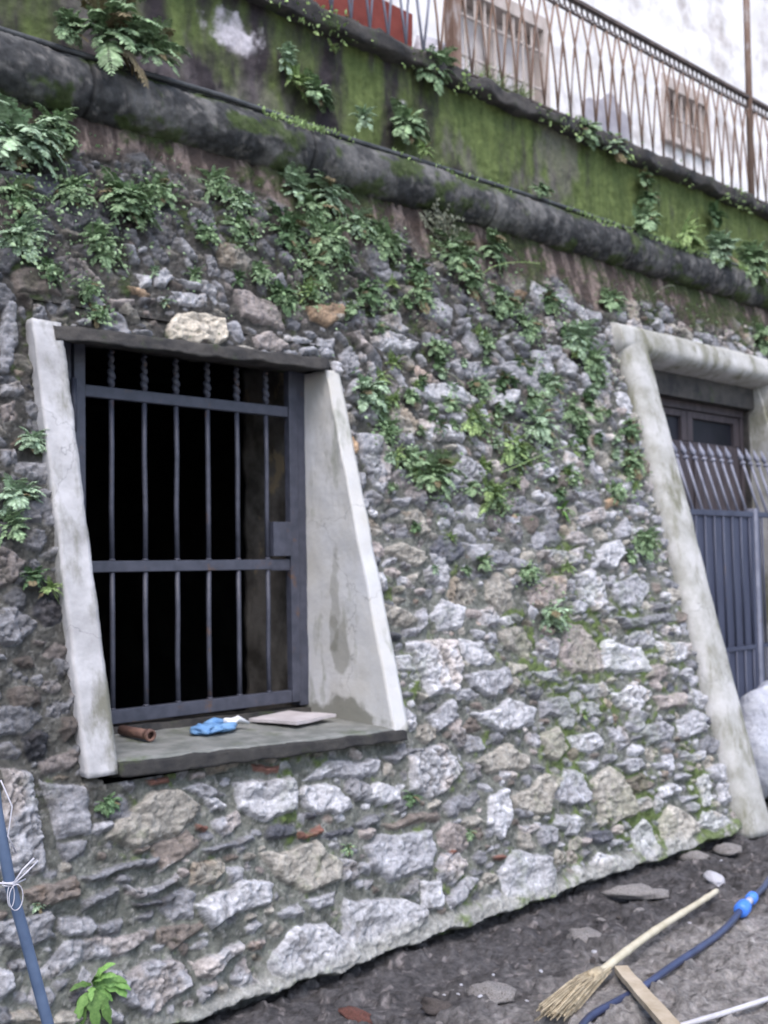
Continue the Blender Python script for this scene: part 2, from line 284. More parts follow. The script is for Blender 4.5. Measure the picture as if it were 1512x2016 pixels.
# ------------------------------------------------------------------ the wall's stonework
STONES = json.loads('''[["L",[[1.511,0.877],[1.59,0.854],[1.613,0.7],[1.624,0.569],[1.477,0.567]]],["L",[[1.643,0.834],[1.778,0.77],[1.797,0.644],[1.682,0.645],[1.666,0.735]]],["l",[[1.68,0.627],[1.779,0.616],[1.767,0.58],[1.7,0.567]]],["T",[[1.869,0.62],[1.932,0.688],[2.05,0.73],[2.145,0.709],[2.227,0.641],[2.142,0.593],[1.946,0.574]]],["L",[[2.164,0.72],[2.268,0.726],[2.366,0.684],[2.242,0.681]]],["W",[[2.251,0.68],[2.312,0.677],[2.331,0.639],[2.269,0.635]]],["W",[[2.41,0.72],[2.635,0.704],[2.628,0.579],[2.483,0.573],[2.4,0.622]]],["L",[[2.268,0.607],[2.381,0.617],[2.395,0.573],[2.305,0.546]]],["D",[[2.497,0.549],[2.617,0.529],[2.619,0.492],[2.494,0.492]]],["l",[[2.205,0.522],[2.427,0.525],[2.43,0.496],[2.227,0.497]]],["l",[[1.75,0.508],[2.011,0.536],[1.966,0.505],[1.768,0.486]]],["W",[[1.995,0.487],[2.111,0.505],[2.115,0.484],[2.009,0.478]]],["B",[[1.55,0.517],[1.73,0.518],[1.727,0.445],[1.609,0.451]]],["L",[[1.888,0.443],[2.076,0.445],[2.08,0.418],[1.906,0.414]]],["T",[[2.162,0.469],[2.265,0.47],[2.284,0.432],[2.233,0.388],[2.148,0.385]]],["L",[[2.283,0.426],[2.351,0.413],[2.352,0.371],[2.291,0.377]]],["W",[[2.165,0.342],[2.36,0.37],[2.463,0.336],[2.452,0.282],[2.209,0.26]]],["L",[[2.488,0.233],[2.596,0.252],[2.607,0.215],[2.503,0.216]]],["L",[[1.462,0.43],[1.614,0.432],[1.638,0.355],[1.518,0.353],[1.457,0.39]]],["l",[[1.739,0.43],[1.851,0.445],[1.869,0.416],[1.742,0.399]]],["D",[[1.911,0.395],[2.074,0.387],[2.068,0.349],[1.931,0.378]]],["l",[[1.784,0.341],[1.866,0.348],[1.868,0.31],[1.801,0.306]]],["L",[[1.574,0.276],[1.676,0.323],[1.964,0.289],[1.958,0.252],[1.617,0.243]]],["B",[[1.985,0.277],[2.156,0.291],[2.153,0.272],[2.044,0.207],[1.988,0.245]]],["W",[[2.12,0.176],[2.314,0.177],[2.316,0.143],[2.19,0.108],[2.129,0.136]]],["L",[[1.825,0.167],[1.934,0.196],[2.07,0.169],[2.075,0.105],[1.926,0.05],[1.859,0.104]]],["W",[[2.403,0.089],[2.562,0.182],[2.693,0.161],[2.804,0.029],[2.559,-0.003],[2.414,0.053]]],["L",[[2.111,0.083],[2.205,0.098],[2.189,0.057],[2.121,0.043]]],["L",[[2.269,0.076],[2.329,0.12],[2.349,0.042],[2.289,0.045]]],["L",[[1.447,0.296],[1.49,0.285],[1.498,0.238],[1.439,0.219]]],["T",[[1.435,0.187],[1.535,0.166],[1.568,0.117],[1.431,0.154]]],["T",[[1.594,0.116],[1.646,0.148],[1.703,0.116],[1.705,0.08]]],["L",[[1.767,0.069],[1.801,0.102],[1.841,0.079],[1.836,0.045]]],["R",[[2.024,0.774],[2.116,0.782],[2.127,0.753],[2.045,0.754]]],["P",[[2.215,0.769],[2.267,0.772],[2.28,0.746],[2.219,0.747]]],["R",[[2.476,0.773],[2.598,0.761],[2.582,0.734],[2.489,0.746]]],["R",[[2.202,0.601],[2.245,0.597],[2.242,0.58],[2.208,0.583]]],["R",[[2.633,0.512],[2.671,0.505],[2.666,0.484],[2.637,0.485]]],["L",[[2.731,0.685],[2.886,0.726],[3.102,0.706],[3.077,0.653],[2.818,0.661]]],["W",[[2.668,0.626],[2.724,0.655],[2.863,0.628],[2.921,0.558],[2.842,0.539],[2.742,0.551]]],["W",[[3.002,0.577],[3.07,0.622],[3.178,0.599],[3.186,0.541],[3.082,0.537]]],["W",[[3.279,0.577],[3.321,0.687],[3.502,0.707],[3.587,0.601],[3.493,0.546],[3.386,0.524]]],["l",[[3.147,0.7],[3.285,0.733],[3.286,0.691],[3.199,0.677]]],["l",[[3.304,0.714],[3.403,0.714],[3.396,0.692],[3.31,0.692]]],["T",[[3.716,0.628],[3.94,0.672],[4.063,0.602],[4.031,0.551],[3.776,0.558]]],["l",[[3.62,0.623],[3.708,0.603],[3.702,0.542],[3.623,0.545]]],["l",[[2.934,0.478],[3.051,0.506],[3.089,0.477],[2.981,0.448]]],["B",[[3.109,0.466],[3.395,0.469],[3.407,0.426],[3.137,0.441]]],["L",[[2.975,0.379],[3.073,0.417],[3.324,0.39],[3.323,0.302],[3.273,0.255],[3.051,0.243],[2.978,0.303]]],["T",[[2.466,0.442],[2.73,0.453],[2.802,0.366],[2.772,0.283],[2.641,0.28],[2.513,0.355]]],["L",[[2.805,0.38],[2.878,0.336],[2.875,0.277],[2.801,0.277]]],["D",[[2.491,0.522],[2.608,0.532],[2.621,0.501],[2.504,0.492]]],["R",[[2.659,0.494],[2.762,0.507],[2.765,0.476],[2.675,0.477]]],["D",[[2.775,0.475],[2.912,0.474],[2.927,0.449],[2.792,0.457]]],["W",[[3.718,0.462],[3.847,0.478],[3.841,0.33],[3.769,0.281],[3.671,0.358]]],["T",[[3.907,0.443],[4.119,0.503],[4.251,0.475],[4.09,0.334],[3.904,0.39]]],["L",[[3.889,0.304],[4.032,0.298],[4.02,0.265],[3.918,0.264]]],["W",[[3.686,0.152],[3.813,0.205],[4.002,0.171],[4.027,0.035],[3.912,-0.002],[3.701,0.033]]],["W",[[3.223,0.202],[3.338,0.187],[3.324,0.095],[3.205,0.096]]],["W",[[2.808,0.217],[3.097,0.165],[3.207,0.104],[3.193,0.053],[2.972,0.027],[2.772,0.066]]],["L",[[2.626,0.255],[2.743,0.245],[2.735,0.211],[2.656,0.213]]],["L",[[2.488,0.234],[2.603,0.238],[2.607,0.216],[2.512,0.215]]],["L",[[3.353,0.113],[3.506,0.162],[3.55,0.137],[3.452,0.068],[3.365,0.07]]],["R",[[3.415,0.301],[3.454,0.286],[3.444,0.251],[3.418,0.268]]],["R",[[3.667,0.219],[3.726,0.212],[3.712,0.19],[3.674,0.197]]],["l",[[3.535,0.472],[3.661,0.496],[3.676,0.459],[3.578,0.44]]],["W",[[3.288,1.476],[3.333,1.485],[3.383,1.4],[3.316,1.391]]],["W",[[3.422,1.463],[3.496,1.461],[3.529,1.418],[3.455,1.419]]],["T",[[3.38,1.581],[3.504,1.602],[3.63,1.558],[3.571,1.514],[3.427,1.538]]],["D",[[3.337,1.359],[3.38,1.358],[3.386,1.274],[3.341,1.266]]],["T",[[3.521,1.723],[3.655,1.759],[3.661,1.669],[3.577,1.646]]],["L",[[3.664,1.569],[3.77,1.546],[3.74,1.502],[3.68,1.513]]],["L",[[3.902,1.603],[4.147,1.615],[4.079,1.568],[3.961,1.522]]],["W",[[3.615,1.286],[3.699,1.359],[3.849,1.32],[3.787,1.224],[3.655,1.208]]],["L",[[3.494,1.291],[3.581,1.33],[3.572,1.245],[3.504,1.216]]],["T",[[3.997,1.418],[4.116,1.462],[4.199,1.39],[4.186,1.297],[4.087,1.266],[3.993,1.349]]],["W",[[4.063,1.244],[4.136,1.253],[4.156,1.206],[4.1,1.197]]],["P",[[4.319,1.363],[4.494,1.431],[4.616,1.441],[4.515,1.273],[4.317,1.304]]],["W",[[4.721,1.452],[4.876,1.475],[4.969,1.383],[4.955,1.294],[4.814,1.261],[4.74,1.339]]],["L",[[5.056,1.381],[5.326,1.428],[5.427,1.386],[5.282,1.27],[5.097,1.263]]],["W",[[4.959,1.578],[5.203,1.631],[5.233,1.537],[5.093,1.472],[4.955,1.513]]],["L",[[4.469,1.579],[4.857,1.591],[4.833,1.526],[4.595,1.491]]],["W",[[3.428,1.158],[3.733,1.15],[3.717,0.991],[3.667,0.932],[3.485,0.937]]],["W",[[3.768,1.159],[3.913,1.151],[3.956,1.049],[3.827,1.036],[3.753,1.084]]],["T",[[4.041,1.177],[4.205,1.192],[4.285,1.106],[4.208,1.043],[4.084,1.096]]],["P",[[4.528,1.2],[4.695,1.167],[4.831,1.037],[4.793,0.942],[4.533,0.949],[4.487,1.035]]],["W",[[3.336,1.112],[3.417,1.117],[3.435,1.023],[3.355,1.05]]],["L",[[3.751,0.999],[4.001,1.001],[4.047,0.931],[3.881,0.891],[3.763,0.934]]],["W",[[4.871,1.084],[5.161,1.041],[5.208,0.885],[4.98,0.928],[4.818,0.952]]],["W",[[5.307,1.058],[5.639,1.039],[5.596,0.948],[5.343,0.926]]],["W",[[3.744,0.819],[4.005,0.858],[4.178,0.798],[4.138,0.735],[3.879,0.731]]],["L",[[4.228,0.837],[4.416,0.843],[4.438,0.749],[4.236,0.758]]],["L",[[4.221,0.973],[4.406,0.971],[4.422,0.911],[4.262,0.936]]],["l",[[4.341,0.895],[4.512,0.892],[4.461,0.862],[4.367,0.864]]],["L",[[4.541,0.867],[4.79,0.881],[4.827,0.818],[4.635,0.799]]],["W",[[4.827,0.818],[5.039,0.861],[5.138,0.777],[4.995,0.704],[4.844,0.756]]],["L",[[4.53,0.786],[4.669,0.784],[4.666,0.726],[4.528,0.728]]],["P",[[5.182,0.773],[5.466,0.773],[5.46,0.709],[5.199,0.709]]],["L",[[3.46,0.848],[3.61,0.895],[3.634,0.82],[3.498,0.774]]],["T",[[4.189,0.675],[4.327,0.704],[4.364,0.599],[4.255,0.557],[4.176,0.589]]],["W",[[4.398,0.64],[4.616,0.649],[4.652,0.587],[4.539,0.555],[4.428,0.568]]],["L",[[4.703,0.663],[4.847,0.659],[4.89,0.559],[4.76,0.551]]],["L",[[4.977,0.609],[5.195,0.647],[5.29,0.599],[5.24,0.542],[5.015,0.544]]],["L",[[5.351,0.63],[5.543,0.675],[5.639,0.613],[5.531,0.547],[5.358,0.541]]],["L",[[4.214,0.442],[4.296,0.518],[4.388,0.462],[4.402,0.349],[4.266,0.337],[4.191,0.381]]],["L",[[4.709,0.476],[4.902,0.486],[4.96,0.419],[4.804,0.405]]],["L",[[4.408,0.515],[4.583,0.515],[4.547,0.474],[4.428,0.468]]],["W",[[4.999,0.307],[5.184,0.316],[5.228,0.261],[5.021,0.256]]],["W",[[5.411,0.272],[5.503,0.234],[5.469,0.164],[5.401,0.174]]],["L",[[5.359,0.441],[5.537,0.457],[5.538,0.406],[5.388,0.4]]],["O",[[5.159,1.86],[5.263,1.891],[5.287,1.836],[5.165,1.82]]],["L",[[5.19,1.712],[5.358,1.783],[5.347,1.672],[5.208,1.644]]],["L",[[4.853,1.746],[5.075,1.817],[5.093,1.751],[4.897,1.695]]],["W",[[5.12,1.792],[5.226,1.801],[5.224,1.767],[5.129,1.758]]],["l",[[5.005,1.203],[5.593,1.211],[5.596,1.163],[5.096,1.154]]],["l",[[3.293,1.581],[3.353,1.591],[3.341,1.517],[3.291,1.518]]],["l",[[4.232,1.821],[4.433,1.864],[4.528,1.804],[4.437,1.764],[4.257,1.785]]],["T",[[4.46,0.425],[4.653,0.464],[4.72,0.403],[4.798,0.237],[4.587,0.205],[4.493,0.256]]],["T",[[4.977,0.141],[5.092,0.206],[5.244,0.151],[5.316,0.046],[5.096,0.023],[4.982,0.058]]],["W",[[5.316,0.077],[5.394,0.143],[5.522,0.115],[5.594,0.032],[5.416,0.029]]],["W",[[4.707,0.149],[4.838,0.171],[4.897,0.117],[4.871,-0.003],[4.764,0.002],[4.698,0.064]]],["W",[[4.345,0.065],[4.417,0.094],[4.563,0.053],[4.556,0.005],[4.395,0.008]]],["L",[[4.475,0.146],[4.62,0.128],[4.648,0.102],[4.52,0.103]]],["L",[[5.206,0.359],[5.356,0.355],[5.356,0.323],[5.21,0.335]]],["W",[[5.335,0.607],[5.449,0.619],[5.446,0.546],[5.336,0.542]]],["L",[[5.034,0.429],[5.164,0.428],[5.178,0.395],[5.061,0.395]]],["L",[[5.38,0.44],[5.48,0.452],[5.51,0.416],[5.395,0.406]]],["L",[[5.482,0.858],[5.562,0.894],[5.609,0.857],[5.555,0.81]]],["L",[[5.215,0.249],[5.375,0.233],[5.364,0.211],[5.226,0.208]]],["W",[[3.629,2.743],[3.775,2.788],[3.853,2.707],[3.774,2.672],[3.662,2.702]]],["W",[[3.579,2.634],[3.684,2.671],[3.883,2.618],[3.807,2.567],[3.629,2.573]]],["P",[[3.399,2.619],[3.474,2.641],[3.52,2.57],[3.452,2.55]]],["L",[[3.635,2.54],[3.699,2.503],[3.731,2.372],[3.702,2.346]]],["L",[[3.515,2.492],[3.563,2.486],[3.587,2.412],[3.54,2.396]]],["L",[[4.222,2.809],[4.307,2.834],[4.323,2.774],[4.247,2.751]]],["W",[[5.0,2.953],[5.086,2.966],[5.109,2.861],[5.018,2.834]]],["L",[[4.104,2.551],[4.201,2.599],[4.475,2.583],[4.454,2.519],[4.269,2.487]]],["W",[[3.858,2.419],[4.088,2.443],[4.234,2.375],[4.123,2.341],[3.839,2.349]]],["W",[[4.397,2.452],[4.598,2.46],[4.576,2.396],[4.429,2.333],[4.369,2.364]]],["L",[[4.792,2.699],[4.957,2.72],[4.949,2.587],[4.792,2.531]]],["L",[[4.977,2.775],[5.122,2.781],[5.117,2.713],[4.984,2.683]]],["W",[[3.803,2.222],[3.93,2.232],[4.07,2.163],[4.042,2.127],[3.809,2.133]]],["L",[[3.321,2.099],[3.436,2.097],[3.548,2.041],[3.475,1.869],[3.396,1.887],[3.329,1.997]]],["L",[[3.247,1.931],[3.327,1.935],[3.339,1.874],[3.264,1.841]]],["L",[[3.62,2.207],[3.744,2.228],[3.76,2.174],[3.653,2.166]]],["L",[[3.924,1.996],[4.018,2.046],[4.16,1.974],[4.141,1.917],[3.974,1.899]]],["L",[[4.543,2.028],[4.707,2.073],[4.782,2.016],[4.73,1.977],[4.563,1.981]]],["T",[[5.079,2.444],[5.342,2.469],[5.434,2.396],[5.329,2.326],[5.14,2.331]]],["L",[[4.958,2.227],[5.062,2.234],[5.09,2.146],[4.985,2.14]]],["W",[[5.355,2.282],[5.486,2.278],[5.515,2.24],[5.378,2.23]]],["L",[[4.498,2.599],[4.655,2.63],[4.702,2.547],[4.6,2.523]]],["T",[[3.529,1.757],[3.648,1.77],[3.662,1.666],[3.558,1.655]]],["T",[[3.389,1.593],[3.491,1.613],[3.624,1.583],[3.587,1.552]]],["T",[[5.912,3.197],[6.024,3.231],[6.075,3.057],[5.95,3.053]]],["L",[[4.028,2.684],[4.113,2.696],[4.137,2.663],[4.051,2.652]]],["W",[[3.267,2.462],[3.306,2.456],[3.311,2.392],[3.26,2.376]]],["T",[[3.327,2.719],[3.401,2.741],[3.404,2.697],[3.316,2.673]]],["L",[[5.398,2.665],[5.508,2.664],[5.532,2.556],[5.421,2.558]]],["O",[[3.264,2.085],[3.291,2.087],[3.305,2.036],[3.276,2.024]]],["T",[[2.702,2.959],[2.76,2.96],[2.918,2.855],[2.839,2.819],[2.73,2.861]]],["L",[[2.643,2.885],[2.686,2.873],[2.712,2.796],[2.659,2.787]]],["P",[[2.762,2.723],[2.847,2.738],[2.971,2.696],[3.01,2.587],[2.901,2.592],[2.798,2.607]]],["L",[[2.958,2.809],[3.055,2.859],[3.094,2.801],[3.039,2.781]]],["L",[[3.145,2.892],[3.189,2.883],[3.199,2.841],[3.154,2.844]]],["O",[[3.176,2.707],[3.393,2.775],[3.422,2.724],[3.281,2.648],[3.191,2.656]]],["P",[[2.827,2.52],[2.918,2.553],[3.031,2.507],[2.974,2.474],[2.854,2.473]]],["W",[[3.031,2.569],[3.171,2.568],[3.14,2.542],[3.062,2.537]]],["L",[[2.685,2.56],[2.748,2.589],[2.791,2.515],[2.752,2.49]]],["L",[[3.661,2.993],[3.79,3.029],[3.871,2.984],[3.739,2.948]]],["D",[[3.458,2.989],[3.584,2.978],[3.692,2.94],[3.544,2.937]]],["L",[[3.2,2.582],[3.307,2.587],[3.301,2.499],[3.219,2.489]]],["L",[[3.08,2.503],[3.161,2.524],[3.205,2.487],[3.097,2.463]]],["P",[[4.755,3.223],[4.858,3.242],[4.859,3.188],[4.777,3.173]]],["W",[[2.62,2.759],[2.683,2.73],[2.663,2.686],[2.609,2.697]]],["D",[[1.747,3.02],[1.963,3.086],[1.964,3.005],[1.932,2.974],[1.797,2.987]]],["D",[[2.037,3.17],[2.077,3.163],[2.149,3.08],[2.101,3.074]]],["P",[[1.977,2.711],[2.018,2.719],[2.122,2.63],[2.087,2.63]]],["W",[[2.278,2.745],[2.344,2.728],[2.349,2.681],[2.285,2.67]]],["W",[[2.375,2.728],[2.434,2.768],[2.472,2.727],[2.425,2.677],[2.374,2.68]]],["W",[[2.495,2.743],[2.601,2.738],[2.602,2.701],[2.534,2.702]]],["O",[[2.227,2.654],[2.29,2.665],[2.337,2.644],[2.321,2.624],[2.248,2.635]]],["W",[[2.454,2.658],[2.605,2.683],[2.596,2.633],[2.458,2.605]]],["L",[[2.242,2.839],[2.286,2.842],[2.309,2.787],[2.269,2.773]]],["l",[[2.367,2.919],[2.403,2.902],[2.46,2.81],[2.437,2.787],[2.39,2.82]]],["B",[[1.755,2.626],[1.865,2.652],[1.92,2.568],[1.756,2.54]]],["L",[[1.81,2.507],[1.863,2.504],[1.896,2.466],[1.82,2.455]]],["l",[[2.331,3.224],[2.396,3.222],[2.41,3.15],[2.372,3.153]]],["P",[[2.139,2.588],[2.257,2.613],[2.26,2.59],[2.152,2.556]]],["L",[[1.691,2.515],[1.737,2.483],[1.73,2.326],[1.715,2.285],[1.693,2.239],[1.661,2.241]]],["W",[[1.655,2.186],[1.71,2.197],[1.738,2.162],[1.703,2.137],[1.65,2.143]]],["P",[[1.656,2.096],[1.706,2.116],[1.706,2.068],[1.673,2.06]]],["L",[[1.629,1.952],[1.683,1.966],[1.693,1.914],[1.634,1.895]]],["X",[[2.4,2.495],[2.448,2.564],[2.578,2.594],[2.663,2.565],[2.674,2.484],[2.629,2.451],[2.402,2.434]]]]''')
SC = {'L': (.325,.33,.358), 'l': (.205,.21,.23), 'W': (.45,.455,.485), 'T': (.32,.305,.275), 'P': (.34,.305,.295), 'O': (.40,.29,.20),
      'R': (.20,.10,.08), 'D': (.10,.105,.125), 'B': (.19,.165,.15), 'X': (.58,.53,.45)}
x1 = np.concatenate([np.arange(-1.2,1.2,.03), np.arange(1.2,4.4,.0052), np.arange(4.4,9.4,.0085)])
z1 = np.arange(-.16, 3.62, .0052)
X, Z = np.meshgrid(x1, z1)
nr, nc = X.shape
WX = X + (fbm(X,Z,7,101,4)-.5)*.075; WZ = Z + (fbm(X,Z,7,131,4)-.5)*.06     # warped coordinates make the stone outlines ragged
H = np.zeros_like(X); B = -np.ones_like(X)                                 # height, signed distance into a stone
C = np.zeros((nr, nc, 3)); K = np.full(X.shape, .5); rng = random.Random(5); nrs = np.random.RandomState(3)
def put(P, col, hmax, edge, tilt):
    P = np.array(P); m = .05
    j0 = np.searchsorted(x1, P[:,0].min()-m); j1 = np.searchsorted(x1, P[:,0].max()+m)
    i0 = np.searchsorted(z1, P[:,1].min()-m); i1 = np.searchsorted(z1, P[:,1].max()+m)
    if j1-j0 < 2 or i1-i0 < 2: return
    sl_ = (slice(i0,i1), slice(j0,j1)); x = WX[sl_]; z = WZ[sl_]
    d = np.full(x.shape, 9.); ins = np.zeros(x.shape, bool); n = len(P)
    for k in range(n):
        ax, az = P[k]; bx, bz = P[(k+1) % n]
        ex, ez = bx-ax, bz-az; L2 = ex*ex+ez*ez+1e-9
        t = np.clip(((x-ax)*ex+(z-az)*ez)/L2, 0, 1)
        d = np.minimum(d, np.hypot(x-ax-t*ex, z-az-t*ez))
        c = ((az > z) != (bz > z)) & (x < (bx-ax)*(z-az)/(bz-az+1e-12)+ax); ins ^= c
    sd_ = np.where(ins, d, -d)
    cx, cz = P.mean(0)
    h = hmax*sst(-.003, edge, sd_)*(1+tilt[0]*(x-cx)+tilt[1]*(z-cz))
    win = (sd_ > B[sl_]) & (sd_ > -.004)
    H[sl_] = np.where(sd_ > -.004, np.maximum(H[sl_], h), H[sl_])
    C[sl_] = np.where(win[...,None], np.array(col), C[sl_])
    K[sl_] = np.where(win, rng.random(), K[sl_])
    B[sl_] = np.maximum(B[sl_], sd_)
OCC = np.zeros((400, 1100), bool)         # 1 cm occupancy, x from -1.3
def occ(P, mark):
    P = np.array(P); a = ((P[:,0].min()+1.3)*100, (P[:,0].max()+1.3)*100, (P[:,1].min()+.2)*100, (P[:,1].max()+.2)*100)
    x_, X_, z_, Z_ = [int(v) for v in a]; x_ = max(x_,0); z_ = max(z_,0)
    sub = OCC[z_:Z_+1, x_:X_+1]
    if mark: 
        gx, gz_ = np.meshgrid(np.arange(x_,x_+sub.shape[1]), np.arange(z_,z_+sub.shape[0]))
        qx = gx/100-1.3; qz = gz_/100-.2; ins = np.zeros(qx.shape, bool); n = len(P)
        for k in range(n):
            ax, az = P[k]; bx, bz = P[(k+1) % n]
            ins ^= ((az > qz) != (bz > qz)) & (qx < (bx-ax)*(qz-az)/(bz-az+1e-12)+ax)
        sub |= ins; return
    return sub.mean() if sub.size else 1
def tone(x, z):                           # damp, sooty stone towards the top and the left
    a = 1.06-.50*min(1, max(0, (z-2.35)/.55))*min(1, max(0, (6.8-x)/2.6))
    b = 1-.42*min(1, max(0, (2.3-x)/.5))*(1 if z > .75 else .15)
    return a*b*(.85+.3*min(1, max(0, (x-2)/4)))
for k, P in STONES:
    cxz = np.mean(P, 0)
    c = np.array(SC[k])*rng.uniform(.88,1.12)*(1 if k in 'DX' else (.35+.65*tone(*cxz)))
    A = np.array(P); P2 = cxz + (A-cxz)*1.09
    put(P2, c, rng.uniform(.026,.050), rng.uniform(.008,.016), (rng.uniform(-2,2), rng.uniform(-1.2,3.2)))
    occ(P2, True)
cnt = 0
def rstone(x, z, a, b, ang):
    n = rng.choice([5,6,6,7,8]); P = []
    for k in range(n):
        th = 2*math.pi*(k+rng.uniform(-.25,.25))/n; r = rng.uniform(.8,1.12)
        u, v = a*r*math.cos(th), b*r*math.sin(th)
        P.append((x+u*math.cos(ang)-v*math.sin(ang), z+u*math.sin(ang)+v*math.cos(ang)))
    return P
for it in range(15000):
    x = rng.uniform(-1.1, 9.3); z = rng.uniform(.10, 3.25)
    big = it < 7000 and rng.random() < .75
    a = rng.uniform(.05,.12) if big else rng.uniform(.024,.055)
    b = a*rng.uniform(.35,.85)
    ang = rng.uniform(-.35,.2) if z < 2 else rng.uniform(-1.0,.1)
    n = rng.choice([5,6,6,7,8]); P = []
    for k in range(n):
        th = 2*math.pi*(k+rng.uniform(-.25,.25))/n; r = rng.uniform(.8,1.12)
        u, v = a*r*math.cos(th), b*r*math.sin(th)
        P.append((x+u*math.cos(ang)-v*math.sin(ang), z+u*math.sin(ang)+v*math.cos(ang)))
    if occ(P, False) > (.22 if big else .16): continue
    k = rng.choices('LlTWBPDO', [34,22,20,12,9,5,5,.5])[0]
    c = np.array(SC[k])*rng.uniform(.75,1.1)*tone(x,z)
    put(P, c, rng.uniform(.018,.044), rng.uniform(.008,.018), (rng.uniform(-3,3), rng.uniform(-2,4))); occ(P, True); cnt += 1
for it in range(15000):                  # small pinning stones wedged into the joints
    x = rng.uniform(-.2, 8.5); z = rng.uniform(.05, 3.25); a = rng.uniform(.015,.036)
    P = rstone(x, z, a, a*rng.uniform(.4,.9), rng.uniform(-.5,.3))
    if occ(P, False) > .12: continue
    c = np.array(SC[rng.choices('LlTWBP', [30,26,10,16,10,8])[0]])*rng.uniform(.7,1.1)*tone(x,z)
    put(P, c, rng.uniform(.010,.026), rng.uniform(.005,.011), (rng.uniform(-3,3), rng.uniform(-2,4))); occ(P, True)
# rock surface, colour variation
n1 = fbm(X,Z,11,201,5); n2 = fbm(X,Z,38,221,4,.6); n3 = fbm(X*.55,Z*1.6,28,241,4,.6); n4 = fbm(X,Z,3,261,4)
inst = sst(-.002,.003,B)
rd1 = 1-np.abs(2*fbm(X*.7,Z*1.5,13,821,4,.55)-1)*2.2; rd2 = 1-np.abs(2*fbm(X,Z,20,841,4,.6)-1)*2.2; kk = sst(.3,.7,K)
rdg = rd1*(1-kk)+rd2*kk
H = H*.82*(.72+.56*n1) + inst*((n1-.5)*.030+(n2-.5)*.018+(n3-.5)*.016) + (1-inst)*((n1-.5)*.045+(n2-.5)*.022)
H += (n4-.5)*.05 - inst*np.clip(rdg,-.4,1)**3*.013*(.4+1.2*K)
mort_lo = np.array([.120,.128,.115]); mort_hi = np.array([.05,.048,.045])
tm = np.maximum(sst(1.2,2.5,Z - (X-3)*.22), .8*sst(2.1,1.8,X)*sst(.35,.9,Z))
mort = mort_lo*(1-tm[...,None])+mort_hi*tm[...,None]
mort = mort*(.45+1.1*fbm(X,Z,22,301,4))[...,None]; grit = sst(.60,.72,fbm(X,Z,70,311,3))[...,None]*.6; mort = mort*(1-grit)+np.array([.27,.27,.26])*grit*(1-.6*tm[...,None])+mort*grit*.6*tm[...,None]
C = C*(.50+1.0*(n2*K+n3*(1-K)))[...,None]*(1-.35*np.clip(rdg,0,1)**6*(.3+K))[...,None]
hue = sst(.5,.66,fbm(X,Z,8,861,4,.6))[...,None]*(K>.6)[...,None]*.35; C = C*(1-hue)+C*np.array([1.25,.98,.72])*hue
lich = sst(.60,.72,fbm(X,Z,16,321,5,.65))[...,None]*.5
C = C*(1-lich)+np.array([.10,.095,.085])*lich
lich = sst(.60,.70,fbm(X,Z,24,341,5,.65))[...,None]*.45
C = C*(1-lich)+C*1.7*lich
C = C*inst[...,None]+mort*(1-inst[...,None])
# brown streaked band below the moulding, no stones
zb = 3.13+(fbm(X,Z,2.5,361,3)-.5)*.5
band = sst(0,.10,Z-zb)
stk = fbm(X,Z*.22,19,381,4,.6)
bandc = np.array([.06,.045,.04])*(1-sst(.48,.68,stk)[...,None])+np.array([.19,.15,.135])*sst(.50,.70,stk)[...,None]
C = C*(1-band[...,None])+bandc*band[...,None]; H = H*(1-band)+band*(.01+(stk-.5)*.03+(n2-.5)*.012)
# cement smear along the foot
foot = 1-sst(.02,.075,Z+(fbm(X,Z,5,401,4)-.5)*.13)
foot = foot*sst(1.7,2.3,X)
H = H*(1-foot*.8)+foot*(.035+(n1-.5)*.03+(n2-.5)*.012)
C = C*(1-foot[...,None]*.85)+np.array([.36,.36,.345])*(.55+.9*n2)[...,None]*foot[...,None]*.85
# undercut lower lip, with its shadow also darkened into the colour
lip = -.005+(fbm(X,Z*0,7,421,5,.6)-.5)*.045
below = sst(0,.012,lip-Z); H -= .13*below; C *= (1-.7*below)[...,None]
# moss
m1 = fbm(X,Z,5,441,5,.6); m2 = fbm(X,Z,40,461,3)
region = .28+.42*sst(3.2,4.6,X)*(1-sst(1.2,1.9,Z))+.18*sst(2.2,2.8,Z)+.30*band
moss = sst(.52,.66,m1*.75+m2*.25+(region-.5)*.32)*(1-inst*.72*(1-.6*band))
moss = np.clip(moss,0,1)*.85
mcol = np.array([.085,.125,.03])*(1-tm[...,None])+np.array([.028,.045,.010])*tm[...,None]
mcol = mcol*(.5+1.0*m2)[...,None]
C = C*(1-moss[...,None])+mcol*moss[...,None]; H += moss*.008*(.5+m2)
C = np.clip(C,.004,.8)
jm = sst(.012,0,np.minimum(np.abs(X-1.86)-.06, 9)+0*Z)*((Z>.80)&(Z<2.45)) + sst(.012,0,np.abs(X-3.25)-.04)*((Z>.78)&(Z<2.40)) + sst(.02,0,np.abs(X-5.86)-.15)*(Z<2.96)
jm = np.clip(jm,0,1); H = H*(1-jm)-.02*jm
hole = ((X > 1.86) & (X < 3.245) & (Z > .785) & (Z < 2.43)) | ((X > 5.83) & (X < 7.72) & (Z < 2.93))
BY = Z*TB
wall = root('stone_wall', 'battered rubble stone retaining wall with round moulding, mossy parapet and two openings', 'wall', (0,0,0))
masonry = link('masonry', grid_mesh('masonry', X, BY-H*CB, Z+H*SB, C, ~hole), M_stone, wall)

